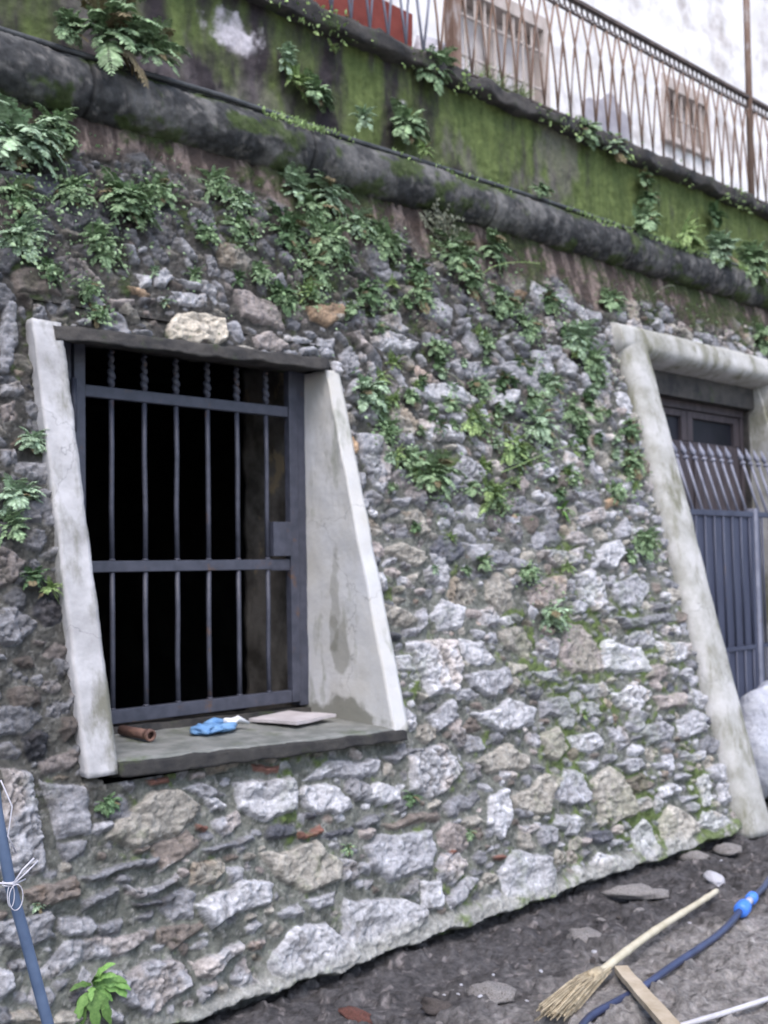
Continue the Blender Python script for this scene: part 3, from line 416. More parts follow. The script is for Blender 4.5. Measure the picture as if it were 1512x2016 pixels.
# parapet above the moulding
x2 = np.arange(-.8,9.3,.012); z2 = np.arange(3.5,4.34,.010); PX, PZ = np.meshgrid(x2, z2)
q1 = fbm(PX,PZ*.22,9,501,5,.6); q2 = fbm(PX,PZ,3.2,521,5,.6); q3 = fbm(PX,PZ*.15,40,541,3); q4 = fbm(PX,PZ,20,561,4)
py = .955+(q2-.5)*.05+(q4-.5)*.02
pc = np.array([.035,.03,.034])*(.6+.9*q4)[...,None]
g = sst(.36,.62,q1*.6+q2*.4+.13*sst(3.2,5.2,PX)-.03*(1-sst(3.0,3.6,PX)))
gcol = np.array([.055,.080,.026])*(1-q3)[...,None]+np.array([.155,.205,.070])*q3[...,None]
pc = pc*(1-g[...,None]*.9)+gcol*g[...,None]*.9
bl = sst(.60,.70,fbm(PX,PZ*.5,2.6,581,5,.6)); pc = pc*(1-bl[...,None]*.5)+np.array([.16,.14,.15])*bl[...,None]*.5
wp = (sst(.13,.06,np.hypot((PX-2.98)*.75,(PZ-4.06)*1.25)+(q4-.5)*.16)+sst(.04,.01,np.hypot(PX-4.1,PZ-4.02)+(q4-.5)*.05)); wp = np.clip(wp,0,1)
pc = pc*(1-wp[...,None])+np.array([.5,.48,.52])*wp[...,None]
parapet = link('parapet', grid_mesh('parapet', PX, py, PZ, pc), M_parapet, wall)
b = MB(); b.hexa([(-.8,.87,4.24),(9.2,.87,4.24),(-.8,1.25,4.24),(9.2,1.25,4.24),(-.8,.87,4.32),(9.2,.87,4.32),(-.8,1.25,4.32),(9.2,1.25,4.32)], 260, 4, 4, .03, 7, 2)
b.build('coping', M_darkstone, parapet, True)
# round moulding
def mz(x): return float(np.interp(x, [-1,1.8,2.4,2.8,3.9,5,6.2,8,9], [3.465,3.485,3.50,3.517,3.532,3.548,3.556,3.566,3.566]))
TX, TA = np.meshgrid(np.concatenate([np.arange(-.9,1.4,.04),np.arange(1.4,9.2,.0075)]), np.linspace(0,2*math.pi,73))
U = TA*.16
ta = fbm(TX,U+5,2.2,601,3); tb2 = fbm(TX,U+5,9,611,4,.6); tc_ = fbm(TX,U+5,40,621,4,.6); td = fbm(TX*1.3,U*.8+3,6,631,5,.6)
joint = np.zeros_like(TX)
for jx in (2.13,3.30,4.62,5.95,7.3): joint += np.exp(-((TX-jx+.02*(tb2-.5))/.008)**2)
RR = .130+(ta-.5)*.022+(tb2-.5)*.020+(tc_-.5)*.014-.008*joint
MZ = .008+np.interp(TX, [-1,1.8,2.4,2.8,3.9,5,6.2,8,9], [3.465,3.485,3.50,3.517,3.532,3.548,3.556,3.566,3.566])
tcol = np.array([.045,.047,.050])*(.5+1.0*tc_)[...,None]
k1 = (sst(.43,.70,td*.75+tb2*.25+.04*sst(3,6,TX)))[...,None]*.8; tcol = tcol*(1-k1)+np.array([.17,.17,.168])*k1
k1 = sst(.60,.72,fbm(TX,U,18,641,4,.65))[...,None]*.35; tcol = tcol*(1-k1)+np.array([.26,.25,.24])*k1
ms = sst(.50,.64,fbm(TX,U,6,651,5,.62)+.10*np.exp(-((TA-2.1)/.35)**2)+.08*np.exp(-((TA-4.5)/.5)**2)-.05-.03*sst(4,2.5,TX))[...,None]*.8
tcol = tcol*(1-ms)+np.array([.05,.075,.022])*(.5+tc_)[...,None]*ms
tcol *= (1-.6*np.clip(joint,0,1))[...,None]
link('moulding', grid_mesh('moulding', TX, .868+RR*np.cos(TA), MZ+RR*np.sin(TA), np.clip(tcol,.004,.6)), M_parapet, wall)

def wy(z, off=0): return z*TB+off
# window surround: frame strip behind, jambs, lintel, sill
b = MB()                                       # raised strip under the grille and head strip
b.hexa([(1.93,.715,.82),(3.21,.715,.82),(1.93,.82,.82),(3.21,.82,.82),(1.93,.715,.895),(3.21,.715,.87),(1.93,.82,.895),(3.21,.82,.87)], 40,4,3,.006,9,5)
ws = b.build('window_surround', M_darkstone, wall, False)
def hx(x0,x1,zb,zt,fb,ft,bk_b,bk_t,dx=0):
    return [(x0,wy(zb,fb),zb),(x1,wy(zb,fb),zb),(x0,bk_b,zb),(x1,bk_b,zb),(x0+dx,wy(zt,ft),zt),(x1+dx,wy(zt,ft),zt),(x0+dx,bk_t,zt),(x1+dx,bk_t,zt)]
b = MB(); b.hexa(hx(1.785,1.900,.818,2.445,-.05,-.05,.83,.83), 8,24,90,.0035,9,1,.6); b.build('jamb', M_cement, ws, True)
b = MB(); b.hexa(hx(3.205,3.285,.80,2.415,-.045,-.03,.84,.84), 6,36,90,.0045,9,2,.4); b.build('jamb', M_cream, ws, True)
b = MB(); b.hexa([(1.865,wy(2.385,-.055),2.378),(3.20,wy(2.40,-.055),2.410),(1.865,.84,2.43),(3.20,.84,2.43),(1.865,wy(2.44,-.06),2.430),(3.20,wy(2.46,-.06),2.460),(1.865,.84,2.52),(3.20,.84,2.52)], 90,12,6,.010,9,3,.4); b.build('lintel', M_darkstone, ws, True)
b = MB(); b.hexa([(1.902,wy(.80,-.06),.803),(3.25,wy(.77,-.06),.772),(1.902,.86,.78),(3.25,.86,.77),(1.902,wy(.85,-.06),.853),(3.25,wy(.81,-.06),.813),(1.902,.86,.862),(3.25,.86,.835)], 90,34,5,.007,10,4,.4); b.build('sill', M_silledge, ws, True)
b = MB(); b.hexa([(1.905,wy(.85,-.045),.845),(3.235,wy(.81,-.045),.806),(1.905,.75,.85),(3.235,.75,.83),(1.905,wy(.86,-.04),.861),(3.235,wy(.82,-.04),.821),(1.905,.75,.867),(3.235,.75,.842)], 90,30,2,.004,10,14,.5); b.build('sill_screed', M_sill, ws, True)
# inner reveal and dark room
b = MB()
b.hexa([(3.20,.845,.80),(3.30,.845,.80),(3.20,1.22,.80),(3.30,1.22,.80),(3.20,.845,2.5),(3.30,.845,2.5),(3.20,1.22,2.5),(3.30,1.22,2.5)], 3,14,50,.012,8,7); b.build('inner_reveal', M_inrev, ws, True)
def roombox(b, x0,x1,y0,y1,z0,z1, hx0,hx1,hz0,hz1):
    b.add([(x0,y0,z0),(x1,y0,z0),(x1,y1,z0),(x0,y1,z0),(x0,y0,z1),(x1,y0,z1),(x1,y1,z1),(x0,y1,z1),
           (hx0,y0,hz0),(hx1,y0,hz0),(hx1,y0,hz1),(hx0,y0,hz1)],
          [(0,1,2,3),(4,7,6,5),(1,5,6,2),(3,2,6,7),(0,3,7,4),(0,8,9,1),(1,9,10,5),(5,10,11,4),(4,11,8,0)])
b = MB(); roombox(b, .6,4.6,.95,5,.0,2.9, 1.80,3.25,.76,2.5)
b.add([(1.80,.5,.76),(1.80,.95,.76),(1.80,.95,2.5),(1.80,.62,2.5)],[(0,1,2,3)])
b.add([(3.31,.5,.76),(3.31,.95,.76),(3.31,.95,2.5),(3.31,.62,2.5)],[(0,1,2,3)])
b.add([(1.80,.62,2.53),(3.31,.62,2.53),(3.31,.95,2.53),(1.80,.95,2.53)],[(0,1,2,3)])
b.add([(1.80,.2,.75),(3.31,.2,.75),(3.31,.95,.75),(1.80,.95,.75)],[(0,1,2,3)])
b.build('room_lining', M_room, wall, False)
# doorway surround: rounded jambs and lintel
def ribbon(path, wv, dv, hw, hd, n=26, seed=0, amp=.006, pw=3.4):
    b = MB(); vs = []; m = len(path)
    for i, p in enumerate(path):
        for k in range(n):
            a = 2*math.pi*k/n; c, s = math.cos(a), math.sin(a)
            u = math.copysign(abs(c)**(2/pw), c); v = math.copysign(abs(s)**(2/pw), s)
            q = Vector(p)+Vector(wv)*hw*u+Vector(dv)*hd*v
            q += noise.noise_vector(q*6+Vector((seed,0,0)))*amp+noise.noise_vector(q*24)*amp*.35
            vs.append(q)
    fs = [(i*n+k, i*n+(k+1)%n, (i+1)*n+(k+1)%n, (i+1)*n+k) for i in range(m-1) for k in range(n)]
    fs += [tuple(range(n-1,-1,-1)), tuple((m-1)*n+k for k in range(n))]
    b.add(vs, fs); return b
b = MB(); b.box((6.0,.86,-.1),(6.06,1.06,2.78)); b.box((7.58,.86,-.1),(7.64,1.06,2.78)); b.box((5.9,.82,2.64),(7.7,1.06,2.82))
ds = b.build('doorway_surround', M_darkstone, wall, False)
pth = [(5.855+.0*i, wy(-.05+3.04*i/80,.05), -.05+3.04*i/80) for i in range(81)]
ribbon(pth, (1,0,0), (0,1,0), .15, .125, seed=3).build('jamb', M_doorcem, ds, True)
b = MB(); b.hexa([(5.98,wy(-.05,.08),-.05),(6.03,wy(-.05,.08),-.05),(5.98,.9,-.05),(6.03,.9,-.05),(5.98,wy(2.8,.08),2.8),(6.03,wy(2.8,.08),2.8),(5.98,.9,2.8),(6.03,.9,2.8)],3,20,60,.006,8,5); b.build('reveal', M_doorcem, ds, True)
pth = [(7.78, wy(-.05+2.98*i/80,.07), -.05+2.98*i/80) for i in range(81)]
ribbon(pth, (1,0,0), (0,1,0), .16, .125, seed=9).build('jamb', M_doorcem, ds, True)
b = MB(); b.hexa([(7.60,wy(-.05,.08),-.05),(7.66,wy(-.05,.08),-.05),(7.60,.9,-.05),(7.66,.9,-.05),(7.60,wy(2.8,.08),2.8),(7.66,wy(2.8,.08),2.8),(7.60,.9,2.8),(7.66,.9,2.8)],3,20,60,.006,8,6); b.build('reveal', M_doorcem, ds, True)
pth = [(5.68+2.3*i/70, .790, 2.905) for i in range(71)]
ribbon(pth, (0,.24,.97), (0,-.97,.24), .10, .13, seed=14, amp=.006).build('lintel', M_doorcem, ds, True)
b = MB(); b.hexa([(5.95,-.02,-.12),(7.7,-.02,-.12),(5.95,.95,-.12),(7.7,.95,-.12),(5.95,.0,.03),(7.7,.0,.03),(5.95,.95,.03),(7.7,.95,.03)],30,14,4,.02,6,8); b.build('doorstep', M_darkstone, ds, True)

# ------------------------------------------------------------------ barred iron gate in the window
GY0 = .745
gw = root('window_grille', 'dark barred iron gate with lock box closing the window opening', 'window grille', (2.06,GY0,.86))
def bars(name, boxes, m, parent, bev=.003):
    b = MB()
    for a_, b_ in boxes: b.box(a_, b_)
    o = b.build(name, m, parent); md = o.modifiers.new('bev','BEVEL'); md.width = bev; md.segments = 2; return o
ox, oz = 2.06, .86
def L(x, y, z): return (x-ox, y-GY0, z-oz)
bars('fixed_frame', [(L(1.93,.74,.87),L(2.03,.80,2.42))], M_iron, gw); bars('fixed_frame', [(L(3.155,.735,.88),L(3.213,.80,2.42))], M_iron, gw)
lf = bars('leaf_frame', [(L(2.034,.725,.90),L(2.082,.765,2.42)), (L(3.105,.725,.90),L(3.152,.765,2.42)), (L(2.084,.728,.90),L(3.103,.762,.955))], M_iron, gw)
bars('cross_rail', [(L(2.084,.730,2.205),L(3.103,.760,2.252))], M_iron, gw)
bars('cross_rail', [(L(2.084,.730,1.505),L(3.103,.760,1.550))], M_iron, gw)
for i, x in enumerate((2.205,2.357,2.510,2.668,2.823,2.984)):
    b = MB(); t = GY0-.002
    for z0, z1 in ((.957,1.503),(1.552,2.203)):
        b.tube([L(x,t,z0),L(x+rng.uniform(-.003,.003),t,(z0*2+z1)/3),L(x+rng.uniform(-.003,.003),t,(z0+2*z1)/3),L(x,t,z1)], .0105, 8)
        b.tube([L(x,t,z0-.001),L(x,t,z0+.006)], [.016,.011], 8)
    # twisted bar end above the top rail
    pts = []; rr = []
    for k in range(22):
        z = 2.254+.15*k/21; pts.append(L(x+.004*math.sin(k*1.3),t+.004*math.cos(k*1.3),z)); rr.append(.0105+.0035*math.sin(math.pi*min(1,k/12))*(1 if k < 12 else 0)+(.002 if k%3==0 else 0))
    b.tube(pts, rr, 8)
    b.build('bar', M_iron, gw, True)
bars('lock_box', [(L(3.0,.715,1.565),L(3.10,.775,1.72)), (L(2.99,.726,1.50),L(3.10,.72,1.505))], M_iron, gw)
b = MB(); b.tube([L(2.03,.722,2.06),L(2.03,.722,2.27)], .012, 10); b.build('hinge', M_iron, gw, True)
b = MB(); b.tube([L(2.03,.722,1.0),L(2.03,.722,1.14)], .012, 10); b.build('hinge', M_iron, gw, True)

# ------------------------------------------------------------------ things on the sill
b = MB(); n = 14
def ringtube(b, a_, c_, ro, ri, n=14):
    a_, c_ = Vector(a_), Vector(c_); t = (c_-a_).normalized(); u = t.cross(Vector((0,0,1))).normalized(); v = t.cross(u); vs = []
    for p, r in ((a_,ro),(c_,ro),(c_,ri),(a_,ri)):
        for k in range(n): an = 2*math.pi*k/n; vs.append(p+(u*math.cos(an)+v*math.sin(an))*r)
    b.add(vs, [(j*n+k, j*n+(k+1)%n, ((j+1)%4)*n+(k+1)%n, ((j+1)%4)*n+k) for j in range(4) for k in range(n)])
ringtube(b, (0,.20,.003),(0,0,0), .020, .016)
ringtube(b, (0,.02,.0015),(0,-.003,0), .023, .0155)
o = b.build('rusty_pipe', M_rustpipe, None, True, (2.205,.455,.882)); o.rotation_euler = (0,0,R_(3)); tag(o, 'short rusty pipe lying on the window sill by the left jamb', 'pipe')
# blue glove, crumpled, white cuff
gl = root('glove', 'crumpled blue rubber glove with whitish fingertips lying on the window sill', 'glove', (2.50,.48,.860), R_(12))
def blob(b, ctr, rad, rot=0, n=18, amp=.25, seed=0):
    bm = bmesh.new(); bmesh.ops.create_icosphere(bm, subdivisions=3, radius=1)
    for v in bm.verts:
        p = v.co.copy(); s = 1+amp*noise.noise(p*1.7+Vector((seed,0,0)))+amp*.4*noise.noise(p*4+Vector((seed,3,0)))
        p = Vector((p.x*rad[0], p.y*rad[1], p.z*rad[2]))*s
        v.co = Matrix.Rotation(rot,3,'Z') @ p + Vector(ctr)
    b.add([v.co for v in bm.verts], [[w.index for w in f.verts] for f in bm.faces]); bm.free()
b = MB(); blob(b, (0,0,.013), (.085,.05,.018), R_(-20), amp=.5, seed=1); blob(b, (-.05,.01,.016), (.05,.045,.020), 0, amp=.6, seed=6)
b.tube([(.0,.03,.02),(.06,.045,.03),(.11,.03,.02)], [.02,.018,.014], 10)
b.tube([(.02,-.03,.014),(.08,-.035,.018),(.12,-.01,.014)], [.018,.015,.012], 10)
b.build('palm', M_glove, gl, True)
b = MB()
for k, (y, zz) in enumerate(((.035,.022),(.018,.03),(0,.024),(-.014,.015))):
    b.tube([(.09,y*.8,zz),(.135,y,.02+.006*k),(.185+.012*(k%2),y*1.25,.012)], [.014,.012,.006], 10)
b.build('finger', M_white, gl, True)
b = MB(); b.hexa([(-.14,-.13,0),(.14,-.13,0),(-.14,.13,0),(.14,.13,0),(-.14,-.13,.012),(.14,-.13,.012),(-.14,.13,.012),(.14,.13,.012)],6,6,1,.003,9,3)
o = b.build('flat_tile', M_tile, None, False, (2.96,.545,.857)); o.rotation_euler = (0,0,R_(14)); tag(o, 'thin pale square tile lying flat on the right of the sill', 'tile')

# ------------------------------------------------------------------ doorway: wooden door, gate, sack
dr = root('wooden_door', 'old brown double door with small dark panes over the gate', 'door', (6.8,.93,.0))
def D(x,y,z): return (x-6.8,y-.93,z)
bars('door_frame', [(D(6.062,.90,.04),D(6.10,.96,2.58)),(D(7.54,.90,.04),D(7.578,.96,2.58)),(D(6.062,.895,2.582),D(7.578,.96,2.638))], M_wood, dr)
for x0, x1 in ((6.102,6.816),(6.824,7.538)):
    dl = bars('door_leaf', [(D(x0,.92,.05),D(x1,.955,2.36)),(D(x0,.915,2.362),D(x0+.07,.955,2.578)),(D(x1-.07,.915,2.362),D(x1,.955,2.578)),(D(x0+.072,.915,2.53),D(x1-.072,.955,2.578)),
                          (D(x0+.06,.905,1.3),D(x1-.06,.918,2.28)),(D(x0+.06,.905,.2),D(x1-.06,.918,1.2))], M_wood, dr)
    bars('window_pane', [(D(x0+.072,.94,2.364),D(x1-.072,.946,2.528))], M_glass, dl, .0005)
ig = root('iron_gate', 'blue grey sheet metal gate topped with backward leaning spearheads in the doorway', 'gate', (6.85,.47,.03))
def G(x,y,z): return (x-6.85,y-.47,z-.03)
def spear(x, z0=1.84, ln=.47):
    b = MB(); dirv = Vector((-.02,.30,1)).normalized(); p0 = Vector(G(x,.47,z0)); p1 = p0+dirv*(ln-.12)
    b.tube([p0,p1], .009, 8)
    b.tube([p1,p1+dirv*.012,p1+dirv*.02], [.018,.020,.010], 8)
    b.tube([p1+dirv*.02,p1+dirv*.05,p1+dirv*.125], [.008,.021,.001], 4)
    return b
for nm, x0, x1 in (('a',6.06,6.85),('b',6.90,7.56)):
    bars('leaf_frame', [(G(x0,.45,.10),G(x0+.035,.49,1.80)),(G(x1-.035,.45,.10),G(x1,.49,1.80)),(G(x0,.448,1.802),G(x1,.492,1.838)),(G(x0+.037,.45,.92),G(x1-.037,.488,.95)),(G(x0+.037,.45,.10),G(x1-.037,.488,.135))], M_gate, ig)
    bars('sheet_panel', [(G(x0+.037,.462,.137),G(x1-.037,.466,.918)),(G(x0+.037,.462,.952),G(x1-.037,.466,1.80))] if nm == 'a' else [(G(x0+.037,.466,.137),G(x0+.045,.470,.918))], M_gate, ig, .001)
    n = 7 if nm == 'a' else 6
    for i in range(n):
        x = x0+.06+(x1-x0-.12)*i/(n-1)
        spear(x).build('spear', M_lilac, ig, True)
        b = MB(); b.tube([G(x,.452,.137),G(x,.452,.918)], .007, 6); b.tube([G(x,.452,.952),G(x,.452,1.80)], .007, 6); b.build('bar', M_gate, ig, True)
bars('gate_post', [(G(6.853,.445,.03),G(6.897,.495,1.86))], M_lilac, ig)
sk = MB(); blob(sk, (0,0,.30), (.34,.25,.37), 0, amp=.45, seed=4); blob(sk, (.2,.05,.10), (.34,.26,.15), 0, amp=.3, seed=8)
o = sk.build('sack', M_sack, None, True, (6.50,.13,.03)); tag(o, 'bulging pale blue white sack standing in the doorway behind the jamb', 'sack')

# ------------------------------------------------------------------ cables on the moulding
def crest(x, off, k): 
    a = R_(118+off); r = .134+.015
    return (x, .868+r*math.cos(a)+.006*math.sin(x*2.1+k), mz(x)+r*math.sin(a)+.006*noise.noise(Vector((x*1.3,k,0))))
for k, (off, rad, lab) in enumerate(((0,.013,'thick black cable running along the crest of the round moulding'),(-9,.010,'middle thinner dark cable behind the thick one on the moulding'),(-17,.008,'thinnest rearmost cable on the crest of the moulding'))):
    b = MB(); b.tube([crest(-.8+.06*i, off+5*math.sin(i*.11+k*2), k) for i in range(166)], rad, 8)
    tag(b.build('cable', M_cable, None, True), lab, 'cable', 'cables on the moulding')

# ------------------------------------------------------------------ railing
rl = root('balcony_railing', 'rusty balcony railing of crossing bars with scroll bands on the parapet', 'railing', (2.6,1.0,4.32))
def Q(x,z,y=1.0): return (x-2.6,y-1.0,z-4.32)
b = MB(); b.box(Q(2.4,5.20,.982), Q(9.0,5.225,1.018)); b.build('hand_rail', M_ironband, rl)
b = MB(); b.box(Q(2.4,5.115,.992), Q(9.0,5.127,1.008)); b.build('upper_rail', M_ironband, rl)
b = MB(); b.box(Q(2.4,4.395,.992), Q(9.0,4.407,1.008)); b.box(Q(2.4,4.322,.992), Q(9.0,4.334,1.008)); b.build('lower_rail', M_ironband, rl)
for z, nm in ((5.163,'scroll_band'),(4.364,'scroll_band')):
    b = MB(); x = 2.45
    while x < 8.95:
        pts = [Q(x+.028*math.cos(a),z+.030*math.sin(a)) for a in [2*math.pi*i/9*1.0 for i in range(10)]]
        b.tube(pts, .0055, 4, False); x += .062
    b.build(nm, M_ironband, rl)
sp = .136; x = 2.55; i = 0
while x < 8.85 and i < 96:
    mm = M_lilac if x < 4.45 else M_rust
    for s_ in (1,-1):
        b = MB(); jx = rng.uniform(-.012,.012); yo = .006*s_
        p = [Q(x+s_*.006,4.408,1+yo), Q(x+s_*sp*.5*.5+jx,4.64,1+yo), Q(x+s_*sp*.5+jx,4.88,1+yo), Q(x+s_*(sp-.006),5.114,1+yo)]
        b.tube(p, rng.uniform(.0065,.008), 6); b.build('bar', mm, rl, True); i += 1
    x += sp
b = MB(); b.box(Q(4.535,4.30,.965), Q(4.60,5.75,1.035)); b.build('post', M_rust, rl)
b = MB(); b.tube([Q(8.02,4.28,1.0),Q(8.08,7.4,1.0)], .026, 10); b.build('post', M_rust, rl, True)

# planter behind the railing
pb = MB(); pb.hexa([(0,0,0),(1.75,0,0),(0,.32,0),(1.75,.32,0),(0,-.02,.36),(1.75,-.02,.36),(0,.34,.36),(1.75,.34,.36)],30,4,6,.006,6,2)
o = pb.build('planter_box', M_planter, None, False, (2.62,1.14,4.34)); md = o.modifiers.new('bev','BEVEL'); md.width = .01
tag(o, 'long dull red planter box behind the left part of the railing', 'planter')
b = MB(); blob(b, (0,0,.12), (.22,.16,.16), 0, amp=.5, seed=12)
tag(b.build('white_bundle', M_chip, None, True, (4.62,1.22,4.34)), 'lumpy white bundle behind the foot of the brown railing post', 'bundle')
# terrace floor
b = MB(); b.box((-2,1.26,4.2),(26,3.3,4.30)); tag(b.build('terrace', M_darkstone, None), kind='structure')

# ------------------------------------------------------------------ white building behind
FY = 3.0
bd = root('building', 'white flaking plastered house behind the balcony railing', 'building', (8,FY,4.3))
W1 = (6.62,8.02,4.9,6.62); W2 = (9.95,10.9,5.98,6.70)
xe = sorted([-4,30,W1[0],W1[1],W2[0],W2[1]]); ze = sorted([4.25,14,W1[2],W1[3],W2[2],W2[3]])
b = MB()
xg = [-4]+list(np.arange(5.5,12.6,.05))+[14,18,30]; zg = list(np.arange(4.25,8.6,.05))+[9,11,14]
xg = sorted(set([round(float(v),3) for v in xg]+[W1[0],W1[1],W2[0],W2[1]])); zg = sorted(set([round(float(v),3) for v in zg]+[W1[2],W1[3],W2[2],W2[3]]))
idx = {}
for i, x in enumerate(xg):
    for j, z in enumerate(zg):
        dd = .03*noise.noise(Vector((x*1.1,z*1.1,2)))+.012*noise.noise(Vector((x*6,z*6,5)))
        idx[i,j] = len(b.v); b.v.append((x-8,dd,z-4.3))
for i in range(len(xg)-1):
    for j in range(len(zg)-1):
        cx, cz = (xg[i]+xg[i+1])/2, (zg[j]+zg[j+1])/2
        if any(w_[0] < cx < w_[1] and w_[2] < cz < w_[3] for w_ in (W1,W2)): continue
        b.f.append((idx[i,j], idx[i+1,j], idx[i+1,j+1], idx[i,j+1]))
fw = b.build('wall', M_facade, bd, True)
# grey peeled render patch: a raised irregular skin
def patch(name, cx, cz, rx, rz, m, seed):
    b = MB(); n = 40; vs = [(cx-8,-.03,cz-4.3)]
    for k in range(n):
        a = 2*math.pi*k/n; r = 1+.35*noise.noise(Vector((math.cos(a)*1.5,math.sin(a)*1.5,seed)))+.15*noise.noise(Vector((math.cos(a)*5,math.sin(a)*5,seed)))
        vs.append((cx-8+rx*r*math.cos(a), -.028, cz-4.3+rz*r*math.sin(a)))
    vs += [(v[0],.03,v[2]) for v in vs[1:]]
    b.add(vs, [(0,1+k,1+(k+1)%n) for k in range(n)]+[(1+k,1+n+k,1+n+(k+1)%n,1+(k+1)%n) for k in range(n)])
    b.build(name, m, fw, False)
patch('render_patch', 8.95, 5.75, .42, .42, M_facstain, 3)
patch('render_patch', 9.7, 5.35, .3, .25, M_facstain, 8)
patch('render_patch', 9.75, 8.4, .5, .35, M_facstain, 5)
for w_ in (W1,W2):
    x0,x1_,z0,z1_ = w_; T = lambda x,y,z: (x-8,y,z-4.3)
    wn = bars('window', [(T(x0-.0,-.03,z0),T(x0+.07,.16,z1_)),(T(x1_-.07,-.03,z0),T(x1_,.16,z1_)),(T(x0+.072,-.03,z1_-.13),T(x1_-.072,.16,z1_)),(T(x0+.072,-.05,z0),T(x1_-.072,.16,z0+.06)),((x0+x1_)/2-8-.03<0 and T((x0+x1_)/2-.03,.05,z0+.062) or T((x0+x1_)/2-.03,.05,z0+.062),T((x0+x1_)/2+.03,.14,z1_-.132))], M_shutter, bd, .004)
    b = MB(); b.add([T(x0,.17,z0),T(x1_,.17,z0),T(x1_,.17,z1_),T(x0,.17,z1_)],[(0,1,2,3)]); b.build('pane', M_winback, wn)
    b = MB()
    k = x0+.14
    while k < x1_-.1:
        b.tube([T(k,.0,z0+.06),T(k,.0,z1_-.13)], .012, 6); k += .13
    k = z0+.3
    while k < z1_-.2:
        b.tube([T(x0+.07,.0,k),T(x1_-.07,.0,k)], .014, 6); k += .36
    b.build('window_bars', M_shutter, wn)

# ------------------------------------------------------------------ hanging hose at the left
hs = root('hanging_hose', 'slate blue hose hanging at the left edge in front of the wall', 'hose', (1.019,-.9,.988))
def hp(z):
    t = (1.9-z); return Vector((float(np.interp(z,[-.1,.51,.706,.833,.988,1.2,2],[1.29,1.128,1.076,1.041,1.012,.985,.93])), -.9, z))-Vector((1.019,-.9,.988))
b = MB(); b.tube([hp(z) for z in np.linspace(1.9,-.02,90)], .0125, 12); b.build('tube', M_bluecable, hs, True)
b = MB()
c0 = hp(.835); 
for sgn, R0, sx, sz in ((1,.035,.012,-.055),(-1,.03,.006,-.048)):
    b.tube([c0+Vector((sx*math.sin(a)*1.3+.004*sgn, -.018-.004*sgn, sz/2*(1-math.cos(a)))) for a in np.linspace(0,2*math.pi,18)], .0013, 6)
b.tube([c0+Vector((0,-.016,0)), c0+Vector((.02,-.02,.028)), c0+Vector((.045,-.022,.048))], .0022, 6)
b.tube([c0+Vector((0,-.018,0)), c0+Vector((.025,-.024,.02)), c0+Vector((.055,-.02,.04))], .0018, 6)
b.tube([c0+Vector((-.03,-.012,.008)), c0+Vector((0,-.018,0)), c0+Vector((.03,-.012,.004))], .002, 6)
for dz in (-.003,.003):
    b.tube([c0+Vector((.0145*math.cos(a), .0145*math.sin(a), dz)) for a in np.linspace(0,2*math.pi,16)], .0022, 6)
b.build('wire_tie', M_clear, hs, True)
b = MB(); b.tube([hp(1.06)+Vector((.012,-.012,0)), hp(1.0)+Vector((.03,-.012,0)), hp(.94)+Vector((.008,-.016,0)), hp(.9)+Vector((.02,-.014,0))], .0018, 6); b.build('wire_strand', M_clear, hs, True)

# ------------------------------------------------------------------ broom, slat, hose and pipe on the ground
br = root('broom', 'straw broom with pale cane handle lying on the ground at lower right', 'broom', (3.20,-.84,.04))
def Bp(x,y,z): return Vector((x-3.20,y+.84,z-.04))
h0, h1 = Vector((3.20,-.845,.055)), Vector((4.44,-.60,.045))
b = MB(); pts = []; rr = []
for i in range(41):
    t = i/40; p = h0.lerp(h1,t)+Vector((0,.010*math.sin(t*3.1),.006*math.sin(t*5))); pts.append(p-Vector((3.20,-.84,.04))); rr.append(.0155-.003*t+(.002 if i%9 == 0 else 0))
b.tube(pts, rr, 10); b.build('handle', M_bamboo, br, True)
b = MB(); rb = random.Random(9)
dirv = (h0-h1).normalized(); sv = Vector((-dirv.y,dirv.x,0))
for i in range(330):
    a = rb.uniform(-1,1); u = rb.uniform(0,1); l = rb.uniform(.22,.36)
    st_ = h0+dirv*rb.uniform(-.10,.04)+sv*a*.022+Vector((0,0,.012*(u-.3)))
    en = st_+dirv*l+sv*a*l*.07+Vector((0,0,.03*(u-.5)-.02)); mid = st_.lerp(en,.5)+sv*rb.uniform(-.008,.008)+Vector((0,0,.015*u))
    o_ = Vector((3.20,-.84,.04)); b.tube([st_-o_,mid-o_,en-o_], rb.uniform(.0012,.0024), 4, False)
b.build('bristles', M_straw, br)
b = MB(); b.tube([h0+dirv*.03-Vector((3.20,-.84,.04)), h0-dirv*.03-Vector((3.20,-.84,.04))], .026, 12); b.build('binding', M_straw, br, True)
b = MB(); b.hexa([(0,-.024,0),(.75,-.030,0),(0,.024,0),(.75,.030,0),(0,-.024,.02),(.75,-.030,.022),(0,.024,.02),(.75,.030,.022)],20,3,1,.003,8,4)
o = b.build('wooden_slat', M_slat, None, False, (3.345,-.85,.035)); o.rotation_euler = (0,R_(-2),math.atan2(-.29,-.235)); tag(o, 'flat pale wooden slat with one end under the broom handle', 'wood slat')
hg = root('garden_hose', 'dark blue hose with bright blue coupling lying on the soil at lower right', 'hose', (4.283,-.823,.04))
o_ = Vector((4.283,-.823,.04))
hpts = [(2.60,-1.12,.025),(2.80,-1.05,.02),(2.967,-.988,.02),(3.12,-.975,.02),(3.283,-.968,.02),(3.52,-.945,.03),(3.782,-.912,.03),(3.96,-.88,.025),(4.126,-.846,.03),(4.25,-.82,.045)]
